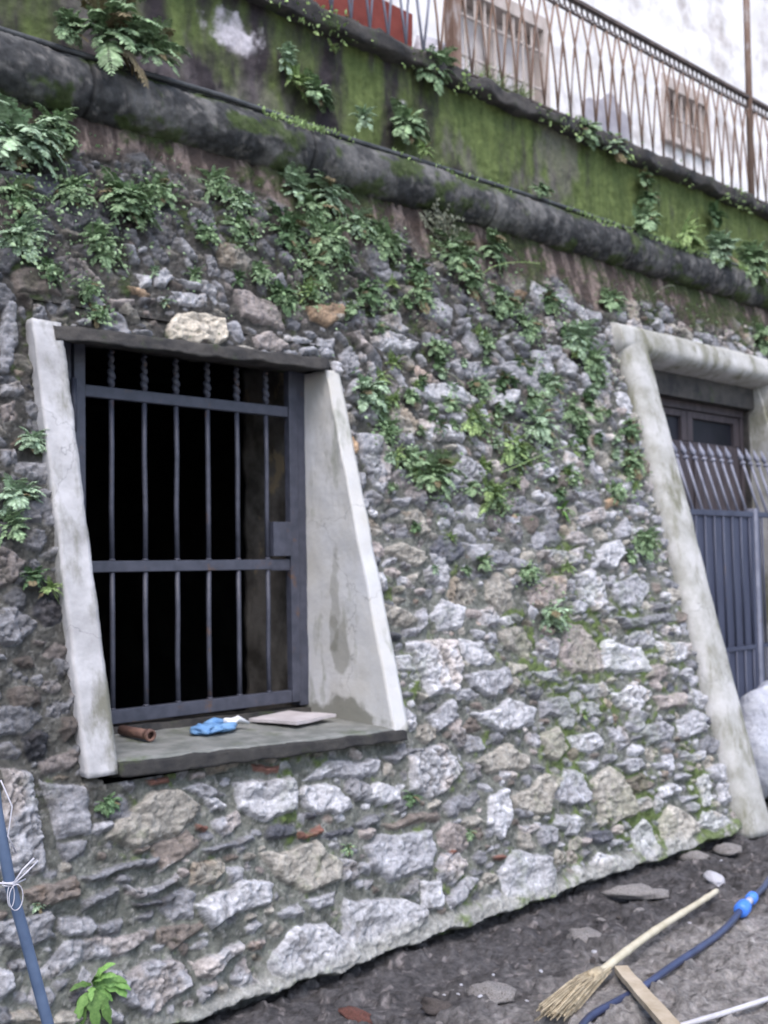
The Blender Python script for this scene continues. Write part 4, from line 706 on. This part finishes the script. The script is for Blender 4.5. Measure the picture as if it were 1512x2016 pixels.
def smooth_path(P, n=8):
    P = [Vector(p) for p in P]; out = []
    for i in range(len(P)-1):
        p0 = P[max(i-1,0)]; p1 = P[i]; p2 = P[i+1]; p3 = P[min(i+2,len(P)-1)]
        for k in range(n):
            t = k/n; out.append(.5*((2*p1)+(p2-p0)*t+(2*p0-5*p1+4*p2-p3)*t*t+(3*p1-p0-3*p2+p3)*t**3))
    return out+[P[-1]]
b = MB(); b.tube([p-o_ for p in smooth_path(hpts)], .0135, 12); b.tube([p-o_ for p in smooth_path([(4.40,-.785,.05),(4.6,-.735,.045),(4.85,-.65,.03),(5.4,-.55,.02)])], .0135, 12)
b.build('tube', M_hose, hg, True)
def coup(b, a_, c_, r):
    a_, c_ = Vector(a_), Vector(c_); b.tube([a_.lerp(c_,t)-o_ for t in (0,.08,.3,.5,.7,.92,1)], [r*.6,r*.92,r,r*.9,r,r*.92,r*.6], 14)
b = MB(); coup(b, (4.235,-.826,.045),(4.315,-.806,.048), .032); b.build('coupling', M_blue, hg, True)
b = MB(); coup(b, (4.385,-.79,.05),(4.44,-.775,.052), .026); b.build('coupling', M_blue, hg, True)
b = MB(); b.tube([Vector((4.30,-.81,.048))-o_,Vector((4.40,-.786,.05))-o_], .016, 12); b.build('connector', M_pipe, hg, True)
b = MB(); b.tube([(2.9,-1.45,.03),(3.25,-1.30,.03),(3.49,-1.345,.03),(3.8,-1.40,.03)][1:], .008, 10)
b = MB(); b.tube([(3.05,-1.235,.03),(3.266,-1.293,.032),(3.489,-1.338,.03),(3.9,-1.42,.03)], .009, 10)
tag(b.build('thin_pipe', M_pipe, None, True), 'thin pale grey pipe lying across the bottom right corner', 'pipe')

# loose rubble
def rock_mesh(name, seed, amp=.5, flat=.6):
    bm = bmesh.new(); bmesh.ops.create_icosphere(bm, subdivisions=3, radius=1)
    o3 = Vector((seed*7.3,seed*1.1,0))
    for v in bm.verts:
        p = v.co.copy(); q = Vector((round(p.x*1.4+noise.noise(p*.9+o3)),round(p.y*1.4),round(p.z*1.4)))
        cell = noise.cell(p*1.2+o3)
        s = 1+amp*noise.noise(p*1.1+o3)+amp*.5*noise.noise(p*2.6+o3)+.12*noise.noise(p*7+o3)
        v.co = Vector((p.x*s, p.y*s*.8, max(p.z*s*flat,-.35)))
    me = bpy.data.meshes.new(name); bm.to_mesh(me); bm.free(); return me
RK = [rock_mesh('rock',i) for i in range(7)]
def rockobj(i, loc, s, m, label, group, name='loose_stone', cat='stone', rot=None):
    me = RK[i%7]
    key = me.name+m.name
    if key not in RC:
        me2 = me.copy(); me2.materials.append(m); me2.shade_smooth(); RC[key] = me2
    o = bpy.data.objects.new(name, RC[key]); COL.objects.link(o); o.location = loc; o.scale = s
    o.rotation_euler = (rng.uniform(-.1,.1),rng.uniform(-.1,.1),rng.uniform(0,6)) if rot is None else rot
    tag(o, label, cat, group); return o
RC = {}
big = [((2.50,-.36,-.015),(.06,.035,.035),M_brick,'reddish broken brick lying at the bottom edge of the photo','broken_brick','brick'),
 ((2.93,-.60,.0),(.085,.075,.055),M_rub,'brownish block of rubble left of the broom head',None,None),
 ((2.74,-.52,-.01),(.06,.05,.045),M_rubd,'dark angular stone next to the brownish block near the broom',None,None),
 ((3.66,-.46,-.01),(.085,.065,.055),M_rub,'pale jagged lump of mortar above the middle of the broom handle',None,None),
 ((4.10,-.42,-.02),(.05,.04,.03),M_rub,'round pale stone up and right of the jagged mortar lump',None,None),
 ((4.35,-.25,-.02),(.13,.07,.05),M_rub,'flat grey slab sunk in the soil near the far end of the broom handle',None,None),
 ((4.72,-.42,.0),(.06,.045,.04),M_chip,'white chunk of plaster just beyond the end of the broom handle','plaster_chunk','plaster'),
 ((5.15,-.05,-.05),(.09,.06,.06),M_rub,'grey stone against the wall foot left of the doorway jamb',None,None),
 ((5.42,-.10,-.05),(.07,.06,.05),M_rub,'small pale stone against the wall foot next to the doorway jamb',None,None),
 ((5.75,-.35,-.02),(.07,.06,.05),M_rub,'light stone in the soil in front of the doorway',None,None)]
for i, (l, s, m, lab, nm, ct) in enumerate(big): rockobj(i, l, s, m, lab, None, nm or 'loose_stone', ct or 'stone')
for i in range(230):
    x = rng.uniform(2.0,6.2); y = rng.uniform(-1.5,-.05); s = rng.uniform(.006,.022)*(1 if rng.random() < .85 else 1.6)
    rockobj(i, (x,y,-.01-(.07 if y > -.3 else .03 if y > -.6 else 0)), (s,s*rng.uniform(.6,1),s*.8), M_rub if rng.random() < .5 else M_rubd, 'small bit of rubble scattered on the dark soil', 'small rubble on the soil', 'rubble_bit', 'rubble')
for x, y in ((2.83,-.53),(2.87,-.60),(2.79,-.50),(2.95,-.74),(4.05,-.70),(3.05,-.50),(2.90,-.48),(3.5,-.62),(4.9,-.62),(5.0,-.3),(3.2,-.6)):
    s = rng.uniform(.006,.013); rockobj(rng.randrange(7), (x,y,.012), (s,s*rng.uniform(.4,.9),s*.7), M_chip, 'tiny white plaster chip on the dark soil', 'white plaster chips on the soil', 'plaster_chip', 'plaster')

# ------------------------------------------------------------------ plants
def fern_mesh(seed, n=15, broad=1.0, steps=17, up=.35, grav=1.7, dead=.04):
    r = random.Random(seed); b = MB()
    deadf = []
    for _ in range(n):
        f0 = len(b.f); isd = r.random() < dead
        az = r.uniform(-1.5,1.5); el = r.uniform(-.8,1.15); Ln = r.uniform(.35,1.05)
        d = Vector((math.sin(az)*math.cos(el), -math.cos(az)*math.cos(el)*.75, math.sin(el)+up*.3)).normalized()
        p = Vector((r.uniform(-.16,.16), .02, r.uniform(-.14,.14))); st = Ln/steps; pts = [p.copy()]
        for k in range(steps):
            d = (d+Vector((0,0,-grav*st*(.5+k/steps)))+Vector((r.uniform(-.05,.05),r.uniform(-.05,.05),0))).normalized(); p = p+d*st; pts.append(p.copy())
        b.tube(pts, [.006]*len(pts), 3, False)
        for k in range(2, len(pts)):
            t = k/(len(pts)-1); dd = (pts[k]-pts[k-1]).normalized(); side = dd.cross(Vector((0,0,1)))
            if side.length < .1: side = Vector((1,0,0))
            side.normalize(); nrm = side.cross(dd)
            l = (Ln*.23*broad*(math.sin(math.pi*min(1,.18+.82*t)))**.8+.03)*r.uniform(.7,1.15)
            for s_ in (1,-1):
                ax = (side*s_+dd*.45+nrm*r.uniform(-.35,.15)).normalized(); wv = ax.cross(nrm).normalized()*l*.22
                q = pts[k]; drop = Vector((0,0,-l*.12))
                b.add([q, q+ax*l*.38+wv, q+ax*l*.38-wv, q+ax*l*.5-nrm*l*.07*-1, q+ax*l*.75+wv*.7+drop, q+ax*l*.75-wv*.7+drop, q+ax*l+drop*1.8],
                      [(0,2,3),(0,3,1),(1,3,4),(2,5,3),(3,5,6),(3,6,4)])
        if isd: deadf += range(f0, len(b.f))
    me = b.mesh('fern')
    me['dead'] = 1; mi = np.zeros(len(me.polygons), dtype=np.int32); mi[deadf] = 1
    return me, mi
def weed_mesh(seed, n=16):
    r = random.Random(seed); b = MB()
    for _ in range(n):
        az = r.uniform(-1.5,1.5); el = r.uniform(-.5,1.2); Ln = r.uniform(.5,1)
        d = Vector((math.sin(az)*math.cos(el), -math.cos(az)*math.cos(el)*.7, math.sin(el))).normalized()
        p = Vector((0,0,0)); m = 7; pts = []
        for k in range(m+1): pts.append(p.copy()); d = (d+Vector((0,0,-.22))).normalized(); p = p+d*Ln/m
        vs = []; fs = []
        for k, q in enumerate(pts):
            t = k/m; dd = (pts[min(k+1,m)]-pts[max(k-1,0)]).normalized(); s = dd.cross(Vector((0,-.5,1))); s = s.normalized() if s.length > .05 else Vector((1,0,0))
            wd = .13*math.sin(math.pi*min(1,t*.93+.05))**.8*Ln+.004; wd *= 1+.3*math.sin(k*2.6)
            vs += [q+s*wd, q-(dd.cross(s))*wd*.3, q-s*wd]
            if k: a = 3*k; fs += [(a-3,a-2,a+1,a),(a-2,a-1,a+2,a+1)]
        b.add(vs, fs)
    return b.mesh('weed')
def grass_mesh(seed, n=110):
    r = random.Random(seed); b = MB()
    for _ in range(n):
        az = r.uniform(-3.1,3.1); el = r.uniform(.5,1.5); Ln = r.uniform(.4,1)
        d = Vector((math.sin(az)*math.cos(el), -math.cos(az)*math.cos(el), math.sin(el))).normalized()
        p = Vector((r.uniform(-.5,.5),r.uniform(-.1,.2),r.uniform(-.2,.1))); pts = []
        for k in range(5): pts.append(p.copy()); d = (d+Vector((0,0,-.22))).normalized(); p = p+d*Ln/4
        b.tube(pts, [.014,.013,.010,.007,.002], 3, False)
    return b.mesh('grass')
def dry_mesh(seed):
    r = random.Random(seed); b = MB()
    for _ in range(34):
        az = r.uniform(-1.5,1.5); el = r.uniform(-.1,1.3); Ln = r.uniform(.5,1.1)
        d = Vector((math.sin(az)*math.cos(el), -math.cos(az)*math.cos(el)*.6, math.sin(el))).normalized(); p = Vector((r.uniform(-.2,.2),0,r.uniform(-.2,.2))); pts = []
        for k in range(7): pts.append(p.copy()); d = (d+Vector((r.uniform(-.1,.1),0,-.1))).normalized(); p = p+d*Ln/6
        b.tube(pts, .008, 3, False)
        for q in pts[2:]:
            for _k in range(5):
                v = Vector((r.uniform(-1,1),r.uniform(-1,.3),r.uniform(-1,1))).normalized(); l = r.uniform(.06,.12); s = v.cross(Vector((0,1,.3))).normalized()*l*.35
                b.add([q,q+v*l*.5+s,q+v*l,q+v*l*.5-s],[(0,1,2,3)])
    return b.mesh('dry')
PM = {}
M_dead = mat('withered_frond', (.13,.11,.06), (.22,.18,.11), sc=14, bump=0, rough=.8)
def pm(kind, i):
    k = (kind, i)
    if k in PM: return PM[k]
    if kind in ('fern','pale','dark'): me, mi = fern_mesh(100+i*7, n=34+i%3*6, broad=.8+.15*(i%3), dead=(.03,.05,.09)[i%3])
    elif kind == 'yellow': me, mi = fern_mesh(300+i*7, n=36, broad=.7, grav=1.2)
    elif kind == 'weed': me = weed_mesh(40+i)
    elif kind == 'grass': me = grass_mesh(50+i)
    else: me = dry_mesh(60+i)
    me.materials.append(LM[kind])
    if kind in ('fern','pale','dark','yellow'):
        me.materials.append(M_dead); me.polygons.foreach_set('material_index', mi)
    me.shade_smooth(); PM[k] = me; return me
PLANTS = json.loads(r'''[
[2.236, 0.8, 3.715, 0.225, "fern", "broad fern mat draped over the round moulding at its far left"],
[2.442, 0.8, 3.722, 0.133, "fern", "fern tuft on the moulding just right of the broad fern mat"],
[2.041, 0.8, 3.701, 0.093, "fern", "thin fern sprig left of the broad fern mat above the moulding"],
[1.824, 0.796, 3.165, 0.186, "pale", "large pale fern at the left edge right below the moulding"],
[1.997, 0.823, 3.276, 0.101, "fern", "fern just right of the large pale fern below the moulding"],
[1.806, 0.732, 2.913, 0.102, "fern", "low fern at the left edge under the large pale fern"],
[2.039, 0.757, 3.012, 0.083, "fern", "upright green fern right of the low left edge fern"],
[2.277, 0.756, 3.007, 0.135, "fern", "bushy bright fern high on the wall above the window centre left"],
[2.45, 0.78, 3.103, 0.088, "fern", "smaller fern touching the right side of the bushy bright fern"],
[2.758, 0.811, 3.226, 0.082, "fern", "topmost fern of the column of three below the dark moulding"],
[2.851, 0.795, 3.164, 0.101, "pale", "middle fern of the column of three below the dark moulding"],
[2.838, 0.763, 3.036, 0.091, "fern", "lowest fern of the column of three below the dark moulding"],
[2.121, 0.704, 2.799, 0.108, "fern", "wide flat fern between the left edge and the bushy bright fern"],
[1.788, 0.695, 2.763, 0.1, "pale", "pale fern on the left edge above the brown layered stones"],
[1.886, 0.665, 2.647, 0.058, "dark", "dark little fern below the pale left edge fern"],
[2.039, 0.655, 2.607, 0.059, "fern", "small fern in the joint over the left end of the window lintel"],
[2.068, 0.628, 2.5, 0.054, "pale", "pale tuft standing on the window lintel near its left end"],
[3.226, 0.833, 3.315, 0.123, "pale", "pale fern at the upper left of the big fern mass"],
[3.438, 0.839, 3.339, 0.131, "pale", "pale fern along the top edge of the big fern mass"],
[3.329, 0.808, 3.214, 0.133, "fern", "fern in the middle of the big fern mass"],
[3.124, 0.767, 3.052, 0.123, "dark", "dark fern at the lower left of the big fern mass"],
[3.372, 0.767, 3.05, 0.142, "fern", "fern at the core of the big fern mass, over a dark gap"],
[3.245, 0.731, 2.908, 0.113, "fern", "fern hanging from the bottom of the big fern mass"],
[3.608, 0.806, 3.207, 0.111, "pale", "pale fern on the right shoulder of the big fern mass"],
[3.773, 0.79, 3.145, 0.118, "fern", "fern at the right end of the big fern mass"],
[2.656, 0.744, 2.959, 0.058, "dark", "tiny dark fern beside the long tan slanting stone"],
[2.917, 0.71, 2.823, 0.066, "fern", "small fern right of the long tan slanting stone"],
[3.032, 0.686, 2.728, 0.081, "dark", "dark fern directly above the orange tan stone"],
[3.201, 0.699, 2.781, 0.068, "yellow", "light green sprig at the right of the dark fern above the orange stone"],
[4.179, 0.828, 3.295, 0.142, "dry", "greyish feathery weed right below the moulding at mid length"],
[4.32, 0.796, 3.166, 0.148, "fern", "fern below the greyish feathery weed"],
[4.652, 0.827, 3.292, 0.143, "fern", "fern to the right of the greyish feathery weed"],
[4.385, 0.765, 3.044, 0.114, "fern", "hanging fern tip under the ferns by the feathery weed"],
[3.966, 0.757, 3.013, 0.097, "dark", "dark fern left of the hanging fern tip"],
[3.575, 0.711, 2.827, 0.112, "dark", "dark dome shaped fern above the pale slanting stone"],
[3.951, 0.726, 2.89, 0.102, "fern", "fern dome with dry stalks beside the dark dome shaped fern"],
[4.634, 0.746, 2.966, 0.111, "fern", "fern two stones below the right end of the upper fern group"],
[4.79, 0.713, 2.838, 0.124, "fern", "fern halfway between the upper fern group and the doorway lintel"],
[5.067, 0.763, 3.036, 0.099, "dark", "dark fern up and right of the halfway fern near the doorway"],
[5.717, 0.79, 3.141, 0.113, "fern", "fern growing above the end of the doorway lintel"],
[5.261, 0.713, 2.835, 0.137, "pale", "pale fern left of the doorway corner"],
[5.354, 0.676, 2.687, 0.125, "fern", "fern hanging beside the top of the doorway jamb"],
[4.003, 0.657, 2.615, 0.079, "fern", "small fern over the pale lilac flat stone in mid wall"],
[4.368, 0.685, 2.726, 0.067, "yellow", "bright yellow green tuft in mid wall"],
[3.457, 0.579, 2.304, 0.135, "pale", "pale fern beside the top of the right window jamb"],
[3.525, 0.54, 2.148, 0.082, "fern", "small fern above the tall smooth stone next to the right jamb"],
[3.77, 0.484, 1.925, 0.153, "fern", "big round fern right of the tall smooth stone"],
[3.641, 0.507, 2.018, 0.083, "fern", "small fern on the upper left of the big round fern"],
[4.258, 0.613, 2.437, 0.076, "dark", "dark fern above the long leafy fern group in mid wall"],
[4.177, 0.562, 2.237, 0.122, "yellow", "yellow green fern left of the brightest fern"],
[4.414, 0.529, 2.103, 0.146, "yellow", "brightest yellow green fern at the centre of the wall"],
[4.187, 0.462, 1.837, 0.13, "yellow", "ragged yellowish fern hanging below the brightest fern"],
[4.698, 0.566, 2.25, 0.147, "pale", "long pale fern reaching right from the brightest fern"],
[5.006, 0.59, 2.348, 0.106, "fern", "round fern right of the long pale fern"],
[4.852, 0.628, 2.499, 0.105, "pale", "pale wispy fern above the round fern"],
[4.738, 0.448, 1.784, 0.084, "weed", "broad leaved bright plantlet below the wall centre"],
[4.866, 0.496, 1.972, 0.08, "yellow", "thin yellowish plant above the broad leaved plantlet"],
[5.572, 0.578, 2.301, 0.095, "dark", "dark fern close to the middle of the doorway jamb"],
[5.528, 0.526, 2.094, 0.106, "fern", "fern touching the doorway jamb below the dark one"],
[5.274, 0.481, 1.915, 0.084, "fern", "small fern left of the doorway jamb over the orange pebble"],
[4.446, 0.311, 1.236, 0.116, "pale", "lone pale fern above the pinkish upright stone"],
[4.318, 0.366, 1.455, 0.073, "fern", "small fern over the tan lumpy stone right of the window"],
[5.439, 0.405, 1.613, 0.103, "fern", "fern hugging the doorway jamb at mid height"],
[7.704, 0.798, 3.175, 0.165, "fern", "fern above the doorway lintel at the right edge"],
[1.66, 0.443, 1.761, 0.097, "pale", "pale fern left of the window jamb at the left edge"],
[1.634, 0.418, 1.662, 0.07, "fern", "fern under the pale fern left of the window jamb"],
[1.748, 0.496, 1.974, 0.05, "pale", "small pale fern close to the left window jamb, high up"],
[1.686, 0.373, 1.486, 0.052, "dark", "dark fern low beside the left window jamb"],
[1.747, 0.363, 1.446, 0.048, "yellow", "yellow green sprig touching the left window jamb"],
[1.858, 0.181, 0.721, 0.048, "dark", "dark tuft right under the bottom of the left window jamb"],
[1.734, 0.043, 0.17, 0.106, "weed", "bright broad leaved weed at the bottom left of the wall"],
[1.584, 0.115, 0.456, 0.029, "pale", "tiny sprig beside the hanging blue hose"],
[3.556, 0.084, 0.335, 0.035, "fern", "tiny clover like tuft low on the wall beside a red chip"],
[2.865, 0.099, 0.395, 0.029, "fern", "tiny tuft above the tan trapezoid stone"],
[3.252, 0.133, 0.529, 0.044, "dark", "small dark tuft left of the big pale five sided stone"],
[4.532, 0.062, 0.246, 0.043, "yellow", "mossy green tuft low on the wall near the doorway"],
[4.533, 0.185, 0.735, 0.043, "yellow", "small light green tuft between the courses at right"],
[3.26, 0.93, 3.992, 0.092, "pale", "topmost pale leafy sprig on the mossy parapet at left"],
[3.313, 0.93, 3.905, 0.098, "yellow", "yellow green leafy sprig below the topmost one on the parapet"],
[3.442, 0.93, 3.878, 0.104, "fern", "dark leafy plant right of the yellow green parapet sprig"],
[3.656, 0.8, 3.77, 0.082, "pale", "small pale fern standing on the moulding left of centre"],
[4.083, 0.93, 3.88, 0.123, "fern", "fern on the parapet just above the cables at mid length"],
[4.085, 0.8, 3.715, 0.063, "yellow", "yellow green tuft by the cables on the moulding"],
[4.302, 0.93, 4.266, 0.135, "fern", "fern at the left foot of the brown railing post"],
[4.908, 1.02, 4.362, 0.152, "grass", "grassy weed clump growing through the foot of the railing"],
[5.194, 1.02, 4.381, 0.109, "grass", "smaller grass clump right of the grassy weed clump"],
[5.719, 0.93, 4.272, 0.148, "fern", "fern mat hanging over the parapet edge at mid railing"],
[6.025, 0.93, 4.242, 0.131, "pale", "pale fern tip hanging below the fern mat on the parapet edge"],
[6.357, 0.93, 4.12, 0.097, "fern", "small fern on the parapet face below the pale tip"],
[6.388, 0.93, 3.995, 0.089, "dark", "darker fern hanging under the small parapet fern"],
[5.069, 0.8, 3.723, 0.076, "fern", "low fern sitting on the cables right of centre"],
[6.13, 0.8, 3.734, 0.143, "fern", "fern at the left start of the green fringe on the moulding"],
[6.657, 0.8, 3.752, 0.173, "yellow", "light green fern in the middle of the fringe on the moulding"],
[7.094, 0.8, 3.726, 0.173, "pale", "pale fern in the right half of the fringe on the moulding"],
[7.568, 0.8, 3.705, 0.189, "fern", "fern at the right end of the fringe on the moulding"],
[7.268, 0.93, 4.055, 0.106, "dark", "dark fern on the parapet near the right end"],
[3.564, 0.93, 4.153, 0.045, "yellow", "tiny tuft at the dark parapet edge under the red planter"]]''')
rp_ = random.Random(77)
NM = {'fern':'fern','pale':'fern','dark':'fern','yellow':'fern','weed':'leafy_weed','grass':'grass_clump','dry':'feathery_weed'}
for i, (x, y, z, r, kind, lab) in enumerate(PLANTS):
    o = bpy.data.objects.new(NM[kind], pm(kind, rp_.randrange(9))); COL.objects.link(o)
    s = r*1.32; o.location = (x, y-.015, z+r*.15); o.rotation_euler = (rp_.uniform(-.2,.1), rp_.uniform(-.3,.3), rp_.uniform(-.35,.35))
    o.scale = (s*rp_.uniform(.9,1.15)*(1 if rp_.random() < .5 else -1), s*.8, s*rp_.uniform(.8,1.05))
    tag(o, lab, {'fern':'fern','leafy_weed':'weed','grass_clump':'grass','feathery_weed':'weed'}[NM[kind]], 'plants growing from the wall')
for i in range(110):                      # small sprigs rooted in the joints between the larger ferns
    zz = rp_.uniform(1.45, 2.95); xx = rp_.uniform(2.0,6.0)
    if xx < 3.45 and zz < 2.55: xx = rp_.uniform(3.5, 5.6)
    if xx > 5.55 and zz < 3.0: xx -= 1.2
    if zz < 1.9 and rp_.random() < .5: zz += .7
    k = rp_.choice(['fern','dark','fern','pale','yellow']); o = bpy.data.objects.new('fern_sprig', pm(k, rp_.randrange(9))); COL.objects.link(o)
    s = rp_.uniform(.035,.075); o.location = (xx, zz*TB-.02, zz); o.rotation_euler = (rp_.uniform(-.2,.1), rp_.uniform(-.4,.4), rp_.uniform(-.4,.4)); o.scale = (s,s,s)
    tag(o, 'small green fern sprig in a joint between stones of the upper wall', 'fern', 'small fern sprigs in the wall joints')
def stalk(pts, lab, m, rad=.0022):
    b = MB(); b.tube(smooth_path(pts, 6), rad, 5); r = random.Random(len(lab))
    P = smooth_path(pts, 6)
    for q in P[len(P)*2//3:]:
        for _k in range(2):
            v = Vector((r.uniform(-1,1),r.uniform(-1,.2),r.uniform(-.3,1))).normalized(); l = .012; s = v.cross(Vector((0,1,.3))).normalized()*l*.4
            b.add([q,q+v*l*.5+s,q+v*l,q+v*l*.5-s],[(0,1,2,3)])
    tag(b.build('dry_stalk', m, None), lab, 'dry stalk', 'dry stalks on the wall')
stalk([(4.42,.78,3.05),(4.52,.70,3.15),(4.66,.64,3.19),(4.80,.60,3.20)], 'yellowish seed stalk sticking out under the moulding at mid length', LM['yellow'])
stalk([(6.55,.80,3.30),(6.30,.66,3.33),(6.10,.62,3.28),(5.95,.60,3.20)], 'dry brown twig arching over the moulding above the doorway', LM['dry'])
stalk([(4.02,.60,2.50),(4.06,.54,2.45),(4.14,.50,2.30),(4.2,.48,2.2)], 'thin dry stem hanging over the pale lilac flat stone', LM['dry'])
stalk([(4.25,.44,1.98),(4.38,.36,2.04),(4.52,.32,2.10),(4.66,.32,2.13)], 'long thin grass stem pointing right across the wall centre', LM['yellow'])

def nz(x, z, sc, sd): return noise.noise(Vector((x*sc, z*sc, sd)))
rl_ = random.Random(31); lb = {0: MB(), 1: MB()}
def leaflet(b, p, up, s):
    v = (Vector((rl_.uniform(-1,1), rl_.uniform(-.9,-.1), rl_.uniform(-.9,.9)))+up).normalized(); w_ = v.cross(Vector((rl_.uniform(-.4,.4),1,.4))).normalized()
    b.add([p, p+v*s*.45+w_*s*.30, p+v*s, p+v*s*.45-w_*s*.30, p+v*s*.5+Vector((0,-s*.08,0))], [(0,1,4),(1,2,4),(2,3,4),(3,0,4)])
for (x, y, z, r, kind, lab) in PLANTS:
    if r < .05 or kind == 'weed' or z < 1.2: continue
    for _ in range(int(200*min(1.5, r/.1))):
        a = rl_.uniform(0,6.28); q = r*1.7*abs(rl_.gauss(0,.42)); px, pz = x+q*math.cos(a), z+q*math.sin(a)*.8
        if pz > 3.25 or (px < 3.33 and .75 < pz < 2.47) or (px > 5.66 and pz < 3.02): continue
        leaflet(lb[0], Vector((px, pz*TB-.035-rl_.uniform(0,.03), pz)), Vector((0,-.3,-.3)), rl_.uniform(.010,.028))
for _ in range(9000):
    px, pz = rl_.uniform(1.5,7.9), rl_.uniform(1.2,3.3)
    if (px < 3.33 and pz < 2.47) or (px > 5.66 and pz < 3.02): continue
    dn = nz(px,pz,2.6,3)+.6*nz(px,pz,8,7)+.35*(pz-2.2)-.10
    if dn < rl_.uniform(.12,.8): continue
    leaflet(lb[0], Vector((px, pz*TB-.02-rl_.uniform(0,.03), pz)), Vector((0,-.3,-.3)), rl_.uniform(.008,.02))
tag(lb[0].build('creeping_leaves', LM['fern'], None), kind='stuff')
for _ in range(9000):
    px = rl_.uniform(1.4,8.6)
    if rl_.random() < .55:
        dn = nz(px,0,1.7,11)+.5*nz(px,0,6,13)+(.35 if px > 6.1 else 0)
        if dn < rl_.uniform(-.1,.7): continue
        a = R_(rl_.uniform(92,150)); leaflet(lb[1], Vector((px, .868+.145*math.cos(a), mz(px)+.145*math.sin(a))), Vector((0,0,.7)), rl_.uniform(.012,.034)*(1.4 if px > 6.1 else 1))
    else:
        dn = nz(px,0,1.9,21)+.5*nz(px,0,7,23)
        if dn < rl_.uniform(-.1,.7): continue
        leaflet(lb[1], Vector((px, .86+rl_.uniform(-.01,.05), 4.33+rl_.uniform(-.14,.01))), Vector((0,-.2,rl_.uniform(-.8,.7))), rl_.uniform(.012,.034))
tag(lb[1].build('ledge_greenery', LM['yellow'], None), kind='stuff')
